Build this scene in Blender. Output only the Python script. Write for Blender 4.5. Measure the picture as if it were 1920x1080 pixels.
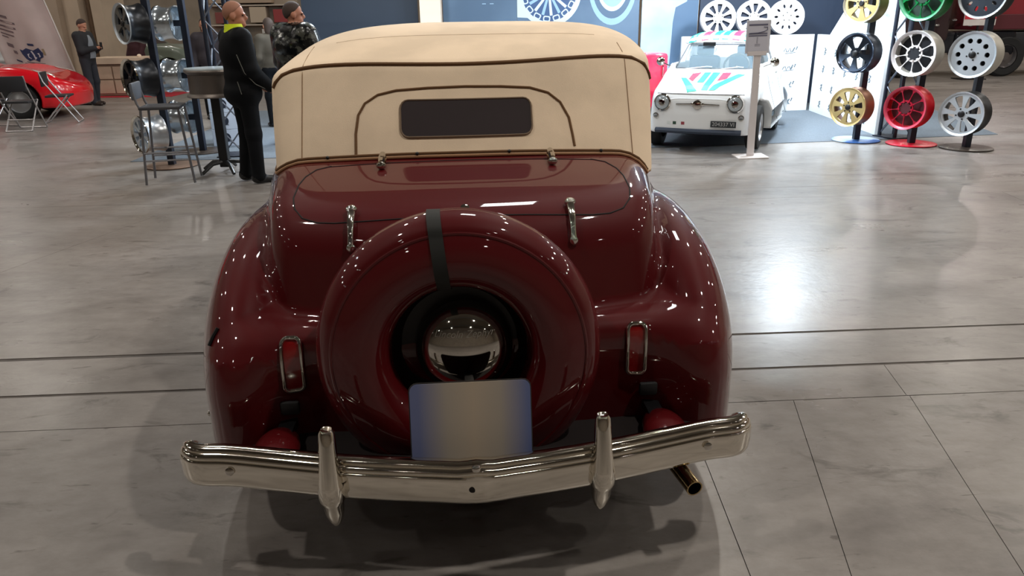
import bpy, bmesh, math, random
import numpy as np
from mathutils import Vector, Matrix, Euler
from mathutils.geometry import tessellate_polygon

random.seed(7)
for o in list(bpy.data.objects): bpy.data.objects.remove(o)
sc = bpy.context.scene
COL = sc.collection

# ---------------------------------------------------------------- camera
FPX, EYE = 1400.0, 1.60
PITCH, ROLL = math.atan(505 / 1400.0), math.radians(0.9)
_cp, _sp = math.cos(PITCH), math.sin(PITCH)
_fw = Vector((0, _cp, -_sp)); _up0 = Vector((0, _sp, _cp)); _rt0 = Vector((1, 0, 0))
_rt = math.cos(ROLL) * _rt0 - math.sin(ROLL) * _up0
_up = math.cos(ROLL) * _up0 + math.sin(ROLL) * _rt0
cam_d = bpy.data.cameras.new('camera'); cam = bpy.data.objects.new('camera', cam_d); COL.objects.link(cam)
cam_d.sensor_width = 36.0; cam_d.lens = 36.0 * FPX / 1920.0
cam_d.clip_end = 200
M = Matrix.Identity(4)
for i in range(3):
    M[i][0], M[i][1], M[i][2] = _rt[i], _up[i], -_fw[i]
M.translation = (0, 0, EYE)
cam.matrix_world = M
sc.camera = cam

# ---------------------------------------------------------------- world, exposure
sc.view_settings.view_transform = 'Standard'
sc.view_settings.look = 'None'
sc.view_settings.gamma = 1.0
sc.view_settings.use_curve_mapping = False
sc.view_settings.exposure = 0.0
wd = bpy.data.worlds.new('hall_air'); sc.world = wd; wd.use_nodes = True
wd.node_tree.nodes['Background'].inputs[0].default_value = (1.0, 0.95, 0.9, 1)
wd.node_tree.nodes['Background'].inputs[1].default_value = 0.02
try:
    sc.cycles.use_denoising = True
    sc.cycles.max_bounces = 8
    sc.cycles.sample_clamp_indirect = 6.0
    sc.cycles.caustics_reflective = False
    sc.cycles.caustics_refractive = False
except Exception:
    pass

def area_light(name, loc, target, size, watts, color, parent=None, shape='DISK', size_y=None, spread=180):
    d = bpy.data.lights.new(name, 'AREA'); d.shape = shape; d.size = size
    if size_y: d.size_y = size_y
    d.energy = watts; d.color = color; d.spread = math.radians(spread)
    o = bpy.data.objects.new(name, d); COL.objects.link(o)
    o.location = loc
    v = Vector(target) - Vector(loc)
    o.rotation_euler = v.to_track_quat('-Z', 'Y').to_euler()
    if parent: o.parent = parent
    return o

LAMP_W = 122.0
LAMP_C = (1.0, 0.93, 0.84)
LAMPS = [(x, y) for y in (-9, -4, 1.2, 6.6, 12, 17, 23, 29) for x in (-20, -12, -4.2, 3.4, 11, 18)]
def lamp_dim(x, y): return (0.12 if y < 0 else (1.4 if y < 3 else 1.0)) * (0.78 if x < -4 else (1.2 if x > 3 else 1.0))   # row nearest the camera raised to light the cloth top, rows behind it dimmed
FLOOD_C = (0.80, 0.91, 1.0)

# ---------------------------------------------------------------- helpers
def lin(c):
    return tuple((v / 255 / 12.92 if v / 255 <= 0.04045 else ((v / 255 + 0.055) / 1.055) ** 2.4) for v in c)

_mats = {}
def mat(name, rgb, rough=0.5, metal=0.0, coat=0.0, spec=0.5, emit=None, estr=1.0, vary=0.0, vscale=6.0, bump=0.0, bscale=60.0, alpha=None, trans=0.0, rgb2=None, lohi=(0.4, 0.6), rvary=0.0):
    """procedural material: base colour (sRGB 0-255) with optional noise between rgb and rgb2"""
    if name in _mats: return _mats[name]
    m = bpy.data.materials.new(name); m.use_nodes = True; nt = m.node_tree
    b = nt.nodes['Principled BSDF']
    c = lin(rgb)
    b.inputs['Base Color'].default_value = (*c, 1)
    b.inputs['Roughness'].default_value = rough
    b.inputs['Metallic'].default_value = metal
    b.inputs['Coat Weight'].default_value = coat
    b.inputs['Coat Roughness'].default_value = 0.03
    b.inputs['Specular IOR Level'].default_value = spec
    b.inputs['Transmission Weight'].default_value = trans
    if alpha is not None: b.inputs['Alpha'].default_value = alpha
    if emit:
        b.inputs['Emission Color'].default_value = (*lin(emit), 1)
        b.inputs['Emission Strength'].default_value = estr
    if vary or rgb2 or bump or rvary:
        tc = nt.nodes.new('ShaderNodeTexCoord')
        n = nt.nodes.new('ShaderNodeTexNoise'); n.inputs['Scale'].default_value = vscale; n.inputs['Detail'].default_value = 5
        nt.links.new(tc.outputs['Object'], n.inputs['Vector'])
        if vary or rgb2:
            r = nt.nodes.new('ShaderNodeValToRGB')
            r.color_ramp.elements[0].position, r.color_ramp.elements[1].position = lohi
            if rgb2:
                r.color_ramp.elements[0].color = (*c, 1); r.color_ramp.elements[1].color = (*lin(rgb2), 1)
            else:
                r.color_ramp.elements[0].color = (*[v * (1 - vary) for v in c], 1)
                r.color_ramp.elements[1].color = (*[min(1, v * (1 + vary)) for v in c], 1)
            nt.links.new(n.outputs['Fac'], r.inputs['Fac']); nt.links.new(r.outputs['Color'], b.inputs['Base Color'])
        if rvary:
            mr = nt.nodes.new('ShaderNodeMapRange'); mr.inputs['To Min'].default_value = max(0, rough - rvary); mr.inputs['To Max'].default_value = rough + rvary
            nt.links.new(n.outputs['Fac'], mr.inputs['Value']); nt.links.new(mr.outputs['Result'], b.inputs['Roughness'])
        if bump:
            n2 = nt.nodes.new('ShaderNodeTexNoise'); n2.inputs['Scale'].default_value = bscale; n2.inputs['Detail'].default_value = 3
            nt.links.new(tc.outputs['Object'], n2.inputs['Vector'])
            bp = nt.nodes.new('ShaderNodeBump'); bp.inputs['Strength'].default_value = bump; bp.inputs['Distance'].default_value = 0.01
            nt.links.new(n2.outputs['Fac'], bp.inputs['Height']); nt.links.new(bp.outputs['Normal'], b.inputs['Normal'])
    _mats[name] = m
    return m

def thing(name, label, cat, loc=(0, 0, 0), rotz=0.0, group=None, scale=None):
    o = bpy.data.objects.new(name, None); COL.objects.link(o)
    o.location = loc; o.rotation_euler = (0, 0, rotz)
    o.empty_display_size = 0.1
    if scale: o.scale = (scale,) * 3
    o['label'] = label; o['category'] = cat
    if group: o['group'] = group
    return o

def tag(o, label, cat, group=None):
    o['label'] = label; o['category'] = cat
    if group: o['group'] = group
    return o

def link_mesh(name, me, mats, parent=None, label=None, kind=None):
    o = bpy.data.objects.new(name, me); COL.objects.link(o)
    for m in (mats if isinstance(mats, (list, tuple)) else [mats]): me.materials.append(m)
    if parent is not None: o.parent = parent
    if label: o['label'] = label
    if kind: o['kind'] = kind
    return o

class MB:
    """collects simple shapes into one mesh"""
    def __init__(s): s.v = []; s.f = []; s.m = []; s.mi = 0
    def add(s, vs, fs, mtx=None):
        b = len(s.v)
        if mtx is not None: vs = [mtx @ Vector(p) for p in vs]
        s.v += [tuple(p) for p in vs]
        s.f += [tuple(i + b for i in f) for f in fs]; s.m += [s.mi] * len(fs)
        return s
    def box(s, c, d, mtx=None, bev=0.0):
        x, y, z = d[0] / 2, d[1] / 2, d[2] / 2
        if bev <= 0:
            vs = [(c[0] + a * x, c[1] + b * y, c[2] + e * z) for a in (-1, 1) for b in (-1, 1) for e in (-1, 1)]
            fs = [(0, 1, 3, 2), (4, 6, 7, 5), (0, 4, 5, 1), (2, 3, 7, 6), (0, 2, 6, 4), (1, 5, 7, 3)]
            return s.add(vs, fs, mtx)
        bm = bmesh.new(); bmesh.ops.create_cube(bm, size=1)
        bmesh.ops.scale(bm, vec=d, verts=bm.verts)
        bmesh.ops.bevel(bm, geom=bm.edges[:], offset=bev, segments=2, affect='EDGES', profile=0.5)
        bmesh.ops.translate(bm, vec=c, verts=bm.verts)
        bm.verts.index_update()
        s.add([v.co[:] for v in bm.verts], [[v.index for v in f.verts] for f in bm.faces], mtx); bm.free()
        return s
    def bar(s, a, b, w, h=None, up=(0, 0, 1)):
        a, b = Vector(a), Vector(b); h = h or w
        d = (b - a); L = d.length; d.normalize(); up = Vector(up)
        if abs(d.dot(up)) > 0.98: up = Vector((1, 0, 0))
        x = d.cross(up).normalized(); y = x.cross(d)
        vs = [(p + x * sx * w / 2 + y * sy * h / 2) for p in (a, b) for sx, sy in ((-1, -1), (1, -1), (1, 1), (-1, 1))]
        return s.add(vs, [(3, 2, 1, 0), (4, 5, 6, 7), (0, 1, 5, 4), (1, 2, 6, 5), (2, 3, 7, 6), (3, 0, 4, 7)])
    def tube(s, pts, r, n=8, closed=False, caps=True):
        pts = [Vector(p) for p in pts]; N = len(pts)
        rs = r if isinstance(r, (list, tuple)) else [r] * N
        vs = []; prev = None
        for i, p in enumerate(pts):
            if closed: t = pts[(i + 1) % N] - pts[i - 1]
            else: t = pts[min(i + 1, N - 1)] - pts[max(i - 1, 0)]
            t.normalize()
            if prev is None:
                x = t.cross(Vector((0, 0, 1)))
                if x.length < 0.05: x = t.cross(Vector((1, 0, 0)))
            else: x = prev - t * prev.dot(t)
            x.normalize(); prev = x; y = t.cross(x)
            for k in range(n):
                a = 2 * math.pi * k / n
                vs.append(p + (x * math.cos(a) + y * math.sin(a)) * rs[i])
        fs = []
        for i in range(N if closed else N - 1):
            j = (i + 1) % N
            for k in range(n):
                k2 = (k + 1) % n
                fs.append((i * n + k, i * n + k2, j * n + k2, j * n + k))
        if not closed and caps:
            fs.append(tuple(range(n - 1, -1, -1))); fs.append(tuple((N - 1) * n + k for k in range(n)))
        return s.add(vs, fs)
    def lathe(s, prof, n=32, mtx=None, close=False):
        """prof = [(radius, height)] about local z"""
        vs = []; idx = []; fs = []
        for r, h in prof:
            if r < 1e-6:
                idx.append([len(vs)] * n); vs.append((0, 0, h))
            else:
                idx.append([len(vs) + k for k in range(n)])
                vs += [(r * math.cos(2 * math.pi * k / n), r * math.sin(2 * math.pi * k / n), h) for k in range(n)]
        L = len(prof)
        for i in range(L if close else L - 1):
            a, b = idx[i], idx[(i + 1) % L]
            for k in range(n):
                k2 = (k + 1) % n
                q = [a[k], a[k2], b[k2], b[k]]
                u = []
                for t in q:
                    if t not in u: u.append(t)
                if len(u) > 2: fs.append(tuple(u))
        return s.add(vs, fs, mtx)
    def ball(s, c, r, n=12, mtx=None):
        r = r if isinstance(r, (list, tuple)) else (r, r, r)
        m2 = Matrix.Translation(c) @ Matrix.Diagonal((*r, 1))
        if mtx is not None: m2 = mtx @ m2
        return s.lathe([(max(0, math.sin(math.pi * i / n)) if 0 < i < n else 0, -math.cos(math.pi * i / n)) for i in range(n + 1)], n * 2, m2)
    def plate(s, outer, holes, t, mtx=None):
        """flat plate in xy with holes, from z=-t/2 to t/2"""
        loops = [[Vector((p[0], p[1], 0)) for p in outer]] + [[Vector((p[0], p[1], 0)) for p in h] for h in holes]
        tris = tessellate_polygon(loops)
        flat = [p for l in loops for p in l]; n = len(flat)
        def area(t):
            a, b, c = (flat[i] for i in t); return (b - a).cross(c - a).z
        tris = [t if area(t) > 0 else (t[0], t[2], t[1]) for t in tris]
        vs = [(p.x, p.y, t / 2) for p in flat] + [(p.x, p.y, -t / 2) for p in flat]
        fs = [tuple(q) for q in tris] + [(q[0] + n, q[2] + n, q[1] + n) for q in tris]
        b = 0
        for l in loops:
            m = len(l)
            for i in range(m):
                j = (i + 1) % m
                fs.append((b + i, b + i + n, b + j + n, b + j))
            b += m
        return s.add(vs, fs, mtx)
    def build(s, name, mats, parent=None, smooth=35, label=None, kind=None, fixn=True):
        me = bpy.data.meshes.new(name); me.from_pydata(s.v, [], s.f)
        me.polygons.foreach_set('material_index', s.m)
        if fixn:
            bm = bmesh.new(); bm.from_mesh(me); bmesh.ops.recalc_face_normals(bm, faces=bm.faces[:]); bm.to_mesh(me); bm.free()
        if smooth:
            me.shade_smooth(); me.set_sharp_from_angle(angle=math.radians(smooth))
        me.update()
        return link_mesh(name, me, mats, parent, label, kind)

def RX(a): return Matrix.Rotation(a, 4, 'X')
def RY(a): return Matrix.Rotation(a, 4, 'Y')
def RZ(a): return Matrix.Rotation(a, 4, 'Z')
def T(*p): return Matrix.Translation(p)
def axis_mtx(p, d):
    """local z along d, at p"""
    return Matrix.Translation(p) @ Vector(d).to_track_quat('Z', 'Y').to_matrix().to_4x4()

def dup(root, loc, rotz=None, label=None):
    r = root.copy(); COL.objects.link(r); r.location = loc
    if rotz is not None: r.rotation_euler = (0, 0, rotz)
    if label: r['label'] = label
    for ch in list(root.children):
        c = ch.copy(); COL.objects.link(c); c.parent = r
        for g in list(ch.children):
            d = g.copy(); COL.objects.link(d); d.parent = c
    return r

def arc(cx, cy, r, a0, a1, n):
    return [(cx + r * math.cos(a0 + (a1 - a0) * i / n), cy + r * math.sin(a0 + (a1 - a0) * i / n)) for i in range(n + 1)]
def circle(cx, cy, r, n=20): return arc(cx, cy, r, 0, 2 * math.pi * (n - 1) / n, n - 1)
def rrect(cx, cy, w, h, r, n=4):
    P = []
    for sx, sy, a in ((1, 1, 0), (-1, 1, 90), (-1, -1, 180), (1, -1, 270)):
        P += arc(cx + sx * (w / 2 - r), cy + sy * (h / 2 - r), r, math.radians(a), math.radians(a + 90), n)
    return P

# ---- implicit surfaces
def smax(a, b, k):
    h = np.clip(0.5 + 0.5 * (a - b) / k, 0, 1)
    return b + (a - b) * h + k * h * (1 - h)
def smin(a, b, k): return -smax(-a, -b, k)

def grad(f, p, e=1e-3):
    g = np.empty_like(p)
    for i in range(3):
        d = np.zeros(3); d[i] = e
        q = p + d; r = p - d
        g[:, i] = (f(q[:, 0], q[:, 1], q[:, 2]) - f(r[:, 0], r[:, 1], r[:, 2])) / (2 * e)
    return g

def surf(f, lo, hi, h, it=4):
    """surface nets: vertices, quads, normals of f = 0"""
    ax = [np.arange(lo[i], hi[i] + h, h) for i in range(3)]
    X, Y, Z = np.meshgrid(*ax, indexing='ij')
    V = f(X, Y, Z)
    n = [a - 1 for a in V.shape]
    acc = np.zeros((*n, 3)); cnt = np.zeros(n)
    def sl(dx, dy, dz): return V[dx:dx + n[0], dy:dy + n[1], dz:dz + n[2]]
    for axis in range(3):
        o1, o2 = [i for i in range(3) if i != axis]
        for a in (0, 1):
            for b in (0, 1):
                d0 = [0, 0, 0]; d0[o1] = a; d0[o2] = b
                d1 = list(d0); d1[axis] = 1
                A, B = sl(*d0), sl(*d1)
                c = (A < 0) != (B < 0)
                t = np.where(c, A / np.where(c, A - B, 1), 0)
                cnt += c
                acc[..., axis] += t * c
                acc[..., o1] += a * c; acc[..., o2] += b * c
    mask = cnt > 0
    idx = -np.ones(n, dtype=np.int64); idx[mask] = np.arange(mask.sum())
    I = np.argwhere(mask)
    P = (I + acc[mask] / cnt[mask][:, None]) * h + np.array(lo)
    quads = []
    S = V < 0
    for axis in range(3):
        o1, o2 = [(1, 2), (2, 0), (0, 1)][axis]
        sa = [slice(None)] * 3; sb = [slice(None)] * 3
        sa[axis] = slice(0, -1); sb[axis] = slice(1, None)
        ch = S[tuple(sa)] != S[tuple(sb)]
        E = np.argwhere(ch)
        E = E[(E[:, o1] > 0) & (E[:, o2] > 0) & (E[:, o1] < n[o1]) & (E[:, o2] < n[o2])]
        if not len(E): continue
        ins = S[E[:, 0], E[:, 1], E[:, 2]]
        def at(d1, d2):
            q = E.copy(); q[:, o1] -= d1; q[:, o2] -= d2
            return idx[q[:, 0], q[:, 1], q[:, 2]]
        Q = np.stack([at(1, 1), at(0, 1), at(0, 0), at(1, 0)], 1)
        Q = np.where(ins[:, None], Q, Q[:, ::-1])
        quads.append(Q)
    Q = np.concatenate(quads); Q = Q[(Q >= 0).all(1)]
    for _ in range(it):
        g = grad(f, P); v = f(P[:, 0], P[:, 1], P[:, 2])
        step = -v[:, None] * g / np.maximum((g * g).sum(1), 1e-6)[:, None]
        l = np.linalg.norm(step, axis=1, keepdims=True)
        P = P + step * np.minimum(1, 0.6 * h / np.maximum(l, 1e-9))
    g = grad(f, P)
    N = g / np.maximum(np.linalg.norm(g, axis=1, keepdims=True), 1e-9)
    return P, Q, N

def net_object(name, P, Q, N, mats, parent, sel=None, mi=None, label=None, custom=True):
    if sel is not None:
        Q = Q[sel]
        if mi is not None: mi = mi[sel]
    used = np.unique(Q); mp = np.zeros(len(P), dtype=np.int64); mp[used] = np.arange(len(used))
    me = bpy.data.meshes.new(name)
    me.from_pydata(P[used].tolist(), [], mp[Q].tolist())
    if mi is not None: me.polygons.foreach_set('material_index', mi.astype(np.int32))
    me.shade_smooth()
    if custom: me.normals_split_custom_set_from_vertices(N[used].tolist())
    me.update()
    return link_mesh(name, me, mats, parent, label)

def project(f, pts, off=0.0, fix=None, it=12):
    """move points onto f = 0 (only along axis `fix` if given), then outwards by off"""
    P = np.array(pts, float)
    for _ in range(it):
        g = grad(f, P); v = f(P[:, 0], P[:, 1], P[:, 2])
        if fix is None: st = -v[:, None] * g / np.maximum((g * g).sum(1), 1e-6)[:, None]
        else:
            st = np.zeros_like(P); d = g[:, fix]
            d = np.where(np.abs(d) < 0.15, np.where(d < 0, -0.15, 0.15), d)
            st[:, fix] = -v / d
        P = P + np.clip(st, -0.08, 0.08)
    g = grad(f, P); N = g / np.linalg.norm(g, axis=1, keepdims=True)
    return P + N * off, N

def project2(f, g2, pts, it=25):
    """move points onto the curve f = g2 = 0"""
    P = np.array(pts, float)
    for _ in range(it):
        G1, G2 = grad(f, P), grad(g2, P)
        a, b = f(*P.T), g2(*P.T)
        for i in range(len(P)):
            J = np.stack([G1[i], G2[i]]); st = -np.linalg.pinv(J, rcond=0.02) @ np.array([a[i], b[i]])
            L = np.linalg.norm(st); P[i] += st * min(1, 0.05 / max(L, 1e-9))
    return P

def dense(poly, step, closed=True):
    out = []
    n = len(poly)
    for i in range(n if closed else n - 1):
        a, b = Vector(poly[i]), Vector(poly[(i + 1) % n]); k = max(1, int((b - a).length / step))
        out += [tuple(a.lerp(b, t / k)) for t in range(k)]
    if not closed: out.append(tuple(poly[-1]))
    return out

def patch(name, f, poly, axis, guess, off, mats, parent, step=0.03, rings=5, thick=0.0, label=None):
    """a skin laid on f = 0: poly lies in the plane across `axis`, guess = start value on that axis"""
    D = dense(poly, step); n = len(D)
    c = (sum(p[0] for p in D) / n, sum(p[1] for p in D) / n)
    pts = []
    for r in range(rings):
        t = 1 - r / rings
        pts += [(c[0] + (p[0] - c[0]) * t, c[1] + (p[1] - c[1]) * t) for p in D]
    pts.append(c)
    o = [i for i in range(3) if i != axis]
    A = np.zeros((len(pts), 3))
    A[:, o[0]] = [p[0] for p in pts]; A[:, o[1]] = [p[1] for p in pts]
    A[:, axis] = guess(A[:, o[0]], A[:, o[1]]) if callable(guess) else guess
    P, N = project(f, A, off, axis)
    fs = []
    for r in range(rings - 1):
        for i in range(n):
            j = (i + 1) % n
            fs.append((r * n + i, r * n + j, (r + 1) * n + j, (r + 1) * n + i))
    for i in range(n): fs.append(((rings - 1) * n + i, (rings - 1) * n + (i + 1) % n, len(pts) - 1))
    fs = np.array([list(q) + [q[-1]] * (4 - len(q)) for q in fs])
    a, b, d = P[fs[0][0]], P[fs[0][1]], P[fs[0][2]]
    if np.dot(np.cross(b - a, d - a), N[fs[0][0]]) < 0: fs = fs[:, ::-1]
    me = bpy.data.meshes.new(name)
    F = []
    for q in fs.tolist():
        u = []
        for t in q:
            if t not in u: u.append(t)
        if len(u) > 2: F.append(u)
    me.from_pydata(P.tolist(), [], F); me.shade_smooth()
    me.normals_split_custom_set_from_vertices(N.tolist())
    ob = link_mesh(name, me, mats, parent, label)
    return ob, P[:n]

def lettering(txt, size, mtx, m, parent, name='lettering', depth=0.001, shear=0.0, label=None, align='CENTER'):
    cu = bpy.data.curves.new('text', 'FONT'); cu.body = txt; cu.size = size; cu.align_x = align; cu.align_y = 'CENTER'
    cu.extrude = depth; cu.shear = shear; cu.resolution_u = 3
    t = bpy.data.objects.new('text', cu); COL.objects.link(t)
    dg = bpy.context.evaluated_depsgraph_get()
    me = bpy.data.meshes.new_from_object(t.evaluated_get(dg)); bpy.data.objects.remove(t)
    me.transform(mtx)
    me.materials.clear()
    return link_mesh(name, me, m, parent, label)

def ray_px(px, py): return _fw + _rt * ((px - 960) / FPX) - _up * ((py - 540) / FPX)
def spot(px, py, z=0.0):
    """the place on the hall floor (or at height z) that the photograph shows there"""
    r = ray_px(px, py); t = (z - EYE) / r.z
    return Vector((r.x * t, r.y * t, z))
def at(px, py, Y):
    r = ray_px(px, py); t = Y / r.y
    return Vector((r.x * t, Y, EYE + r.z * t))

# ---------------------------------------------------------------- common materials
CHROME = mat('chrome', (205, 200, 192), 0.06, 1.0)
CHROME2 = mat('worn_chrome', (226, 220, 208), 0.08, 1.0, rvary=0.04, vscale=9)
BLACK = mat('black_paint', (16, 17, 20), 0.4)
RUBBER = mat('rubber', (18, 18, 19), 0.75, vary=0.2)
STEEL = mat('brushed_steel', (170, 172, 176), 0.28, 1.0)
ALU = mat('aluminium', (190, 192, 196), 0.33, 1.0)
TRUSS = mat('black_truss', (24, 30, 44), 0.42)
WHITE = mat('white_board', (238, 240, 242), 0.5, vary=0.02)
SKIN = mat('skin', (188, 134, 108), 0.55, vary=0.1, vscale=9)

# ================================================================ the hall
def concrete():
    m = bpy.data.materials.new('polished_concrete'); m.use_nodes = True; nt = m.node_tree; L = nt.links.new
    b = nt.nodes['Principled BSDF']
    tc = nt.nodes.new('ShaderNodeTexCoord')
    def noise(scale, detail, stretch=(1, 1, 1), rough=0.55, dist=0.0):
        mp = nt.nodes.new('ShaderNodeMapping'); mp.inputs['Scale'].default_value = stretch
        L(tc.outputs['Object'], mp.inputs['Vector'])
        n = nt.nodes.new('ShaderNodeTexNoise'); n.inputs['Scale'].default_value = scale; n.inputs['Detail'].default_value = detail
        n.inputs['Roughness'].default_value = rough; n.inputs['Distortion'].default_value = dist
        L(mp.outputs['Vector'], n.inputs['Vector']); return n.outputs['Fac']
    def ramp(f, p0, p1, c0, c1):
        r = nt.nodes.new('ShaderNodeValToRGB'); e = r.color_ramp.elements
        e[0].position, e[1].position = p0, p1; e[0].color = (*c0, 1); e[1].color = (*c1, 1)
        L(f, r.inputs['Fac']); return r.outputs['Color']
    def mul(a, c, fac=1.0):
        x = nt.nodes.new('ShaderNodeMix'); x.data_type = 'RGBA'; x.blend_type = 'MULTIPLY'; x.inputs['Factor'].default_value = fac
        L(a, x.inputs['A']); L(c, x.inputs['B']); return x.outputs['Result']
    base = ramp(noise(0.55, 6, (0.6, 1.3, 1), 0.6, 0.4), 0.3, 0.7, lin((121, 116, 112)), lin((153, 147, 142)))
    fine = ramp(noise(9, 8, (0.8, 1.4, 1), 0.7), 0.3, 0.62, (0.80, 0.79, 0.78), (1.03, 1.03, 1.03))
    marks = ramp(noise(3.1, 5, (0.8, 1.7, 1), 0.66, 1.0), 0.58, 0.70, (1, 1, 1), (0.56, 0.55, 0.54))
    spots = ramp(noise(11, 3, (0.6, 2.2, 1), 0.55, 0.8), 0.66, 0.74, (1, 1, 1), (0.55, 0.53, 0.52))
    tyre = ramp(noise(0.9, 3, (1.0, 1.8, 1), 0.5, 1.6), 0.52, 0.70, (1, 1, 1), (0.74, 0.73, 0.73))
    L(mul(mul(mul(mul(base, fine), marks), spots), tyre), b.inputs['Base Color'])
    rr = nt.nodes.new('ShaderNodeMapRange'); rr.inputs['To Min'].default_value = 0.20; rr.inputs['To Max'].default_value = 0.42
    L(noise(1.7, 5, (0.7, 1.5, 1)), rr.inputs['Value']); L(rr.outputs['Result'], b.inputs['Roughness'])
    bp = nt.nodes.new('ShaderNodeBump'); bp.inputs['Strength'].default_value = 0.10; bp.inputs['Distance'].default_value = 0.01
    L(noise(22, 4), bp.inputs['Height']); L(bp.outputs['Normal'], b.inputs['Normal'])
    b.inputs['Specular IOR Level'].default_value = 0.42
    return m
CONC = concrete()
HX0, HX1, HY0, HY1, HZ = -27.0, 22.0, -13.0, 34.0, 9.5
def structure(name, mb, m):
    o = mb.build(name, m, smooth=0); o['kind'] = 'structure'; return o
floor = structure('floor', MB().box(((HX0 + HX1) / 2, (HY0 + HY1) / 2, -0.054), (HX1 - HX0, HY1 - HY0, 0.1)), mat('joint_filler', (88, 82, 78), 0.9, vary=0.15))
SL = 0.05
rows = [(HY0, 1.0, .006), (1.0, 2.86, .006), (2.86, 3.18, .010), (3.18, 3.58, .006), (3.58, 6.66, .006), (6.66, 7.1, .006), (7.1, 12.0, .006), (12.0, 18.0, .006), (18, 25, .006), (25, HY1, .006)]
cuts = {0: [(-6, .0), (0, .0), (6, .0)], 1: [(-2.9, .15), (.74, .03), (1.22, .2), (1.74, .2), (4.4, .2)], 2: [(-4, .1), (1.78, .15), (5, .1)], 3: [(-3.4, .2), (3.5, .1)],
        4: [(-3.1, .25), (4.6, .1)], 5: [(-6, 0), (1, 0)], 6: [(-8, 0), (0, 0), (8, 0)], 7: [(-8, 0), (0, 0), (8, 0)], 8: [(-8, 0), (0, 0), (8, 0)], 9: [(-8, 0), (0, 0), (8, 0)]}
gaps = [0, .002, .003, .020, .0008, .003, .005, .005, .005, .005, 0]
for i, (y0, y1, g) in enumerate(rows):
    xs = [(HX0, 0)] + cuts[i] + [(HX1, 0)]
    ym = y1
    for (xa, sa), (xb, sb) in zip(xs[:-1], xs[1:]):
        ga = .0015 if xa > HX0 else 0; gb = .0015 if xb < HX1 else 0
        def P(x, s, yb, off, gx):
            y = yb + (SL * x if HY0 < yb < HY1 else 0) + off
            return (x + s * (y - ym) + gx, y)
        q = [P(xa, sa, y0, gaps[i] / 2, ga), P(xb, sb, y0, gaps[i] / 2, -gb), P(xb, sb, y1, -gaps[i + 1] / 2, -gb), P(xa, sa, y1, -gaps[i + 1] / 2, ga)]
        MB().add([(x, y, z) for z in (-0.008, 0) for x, y in q], [(4, 5, 6, 7), (0, 1, 5, 4), (1, 2, 6, 5), (2, 3, 7, 6), (3, 0, 4, 7)]).build('slab', CONC, floor, 0)

WALLM = mat('hall_wall', (150, 138, 124), 0.8, vary=0.08, vscale=1.2)
structure('wall_back', MB().box(((HX0 + HX1) / 2, HY1 + .1, HZ / 2), (HX1 - HX0, .2, HZ)), WALLM)
structure('wall_front', MB().box(((HX0 + HX1) / 2, HY0 - .1, HZ / 2), (HX1 - HX0, .2, HZ)), WALLM)
structure('wall_left', MB().box((HX0 - .1, (HY0 + HY1) / 2, HZ / 2), (.2, HY1 - HY0, HZ)), WALLM)
structure('wall_right', MB().box((HX1 + .1, (HY0 + HY1) / 2, HZ / 2), (.2, HY1 - HY0, HZ)), WALLM)
ceil = structure('ceiling', MB().box(((HX0 + HX1) / 2, (HY0 + HY1) / 2, HZ + .1), (HX1 - HX0, HY1 - HY0, .2)), mat('hall_ceiling', (120, 112, 100), 0.85))
for y in range(-10, 34, 6):
    MB().box(((HX0 + HX1) / 2, y, HZ - .3), (HX1 - HX0, .25, .6)).build('beam', mat('ceiling_beam', (104, 98, 90), 0.7), ceil, 0)

# high bay lamps: a bell, a cable, and the lamp's own light
HB_BELL = mat('lamp_bell', (150, 150, 150), 0.35, 0.8)
def make_lamp(i, x, y):
    t = thing('ceiling_lamp', 'grey bell lamp hanging high under the hall ceiling', 'lamp', (x, y, 7.6), 0, 'high bay lamps under the ceiling')
    if i == 0:
        make_lamp.bell = MB().lathe([(.06, .36), (.10, .34), (.13, .22), (.27, .02), (.27, -.02), (.255, -.02), (.255, .02), (.10, .2), (0, .21)], 20).build('bell', HB_BELL, t)
        make_lamp.cable = MB().tube([(0, 0, .34), (0, 0, 1.9)], .012, 6).build('cable', BLACK, t)
    else:
        for o in (make_lamp.bell, make_lamp.cable):
            c = o.copy(); COL.objects.link(c); c.parent = t
    d = bpy.data.lights.new('bulb_light', 'AREA'); d.shape = 'DISK'; d.size = .28; d.energy = LAMP_W * lamp_dim(x, y); d.color = LAMP_C
    l = bpy.data.objects.new('bulb', d); COL.objects.link(l); l.parent = t; l.location = (0, 0, 0.0)
for i, (x, y) in enumerate(LAMPS): make_lamp(i, x, y)

t = thing('panel_lamp', 'square white panel lamp hanging above the convertible boot', 'lamp', (.42, 6.9, 7.6))
MB().box((0, 0, .07), (1.1, 1.3, .12), bev=.02).build('housing', HB_BELL, t, 30)
MB().tube([(0, 0, .13), (0, 0, 1.86)], .012, 6).build('cable', BLACK, t)
area_light('panel_light', (0, 0, 0), (0, 0, -1), 1.0, 75, (1.0, .97, .94), t, 'RECTANGLE', 1.2)

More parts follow.
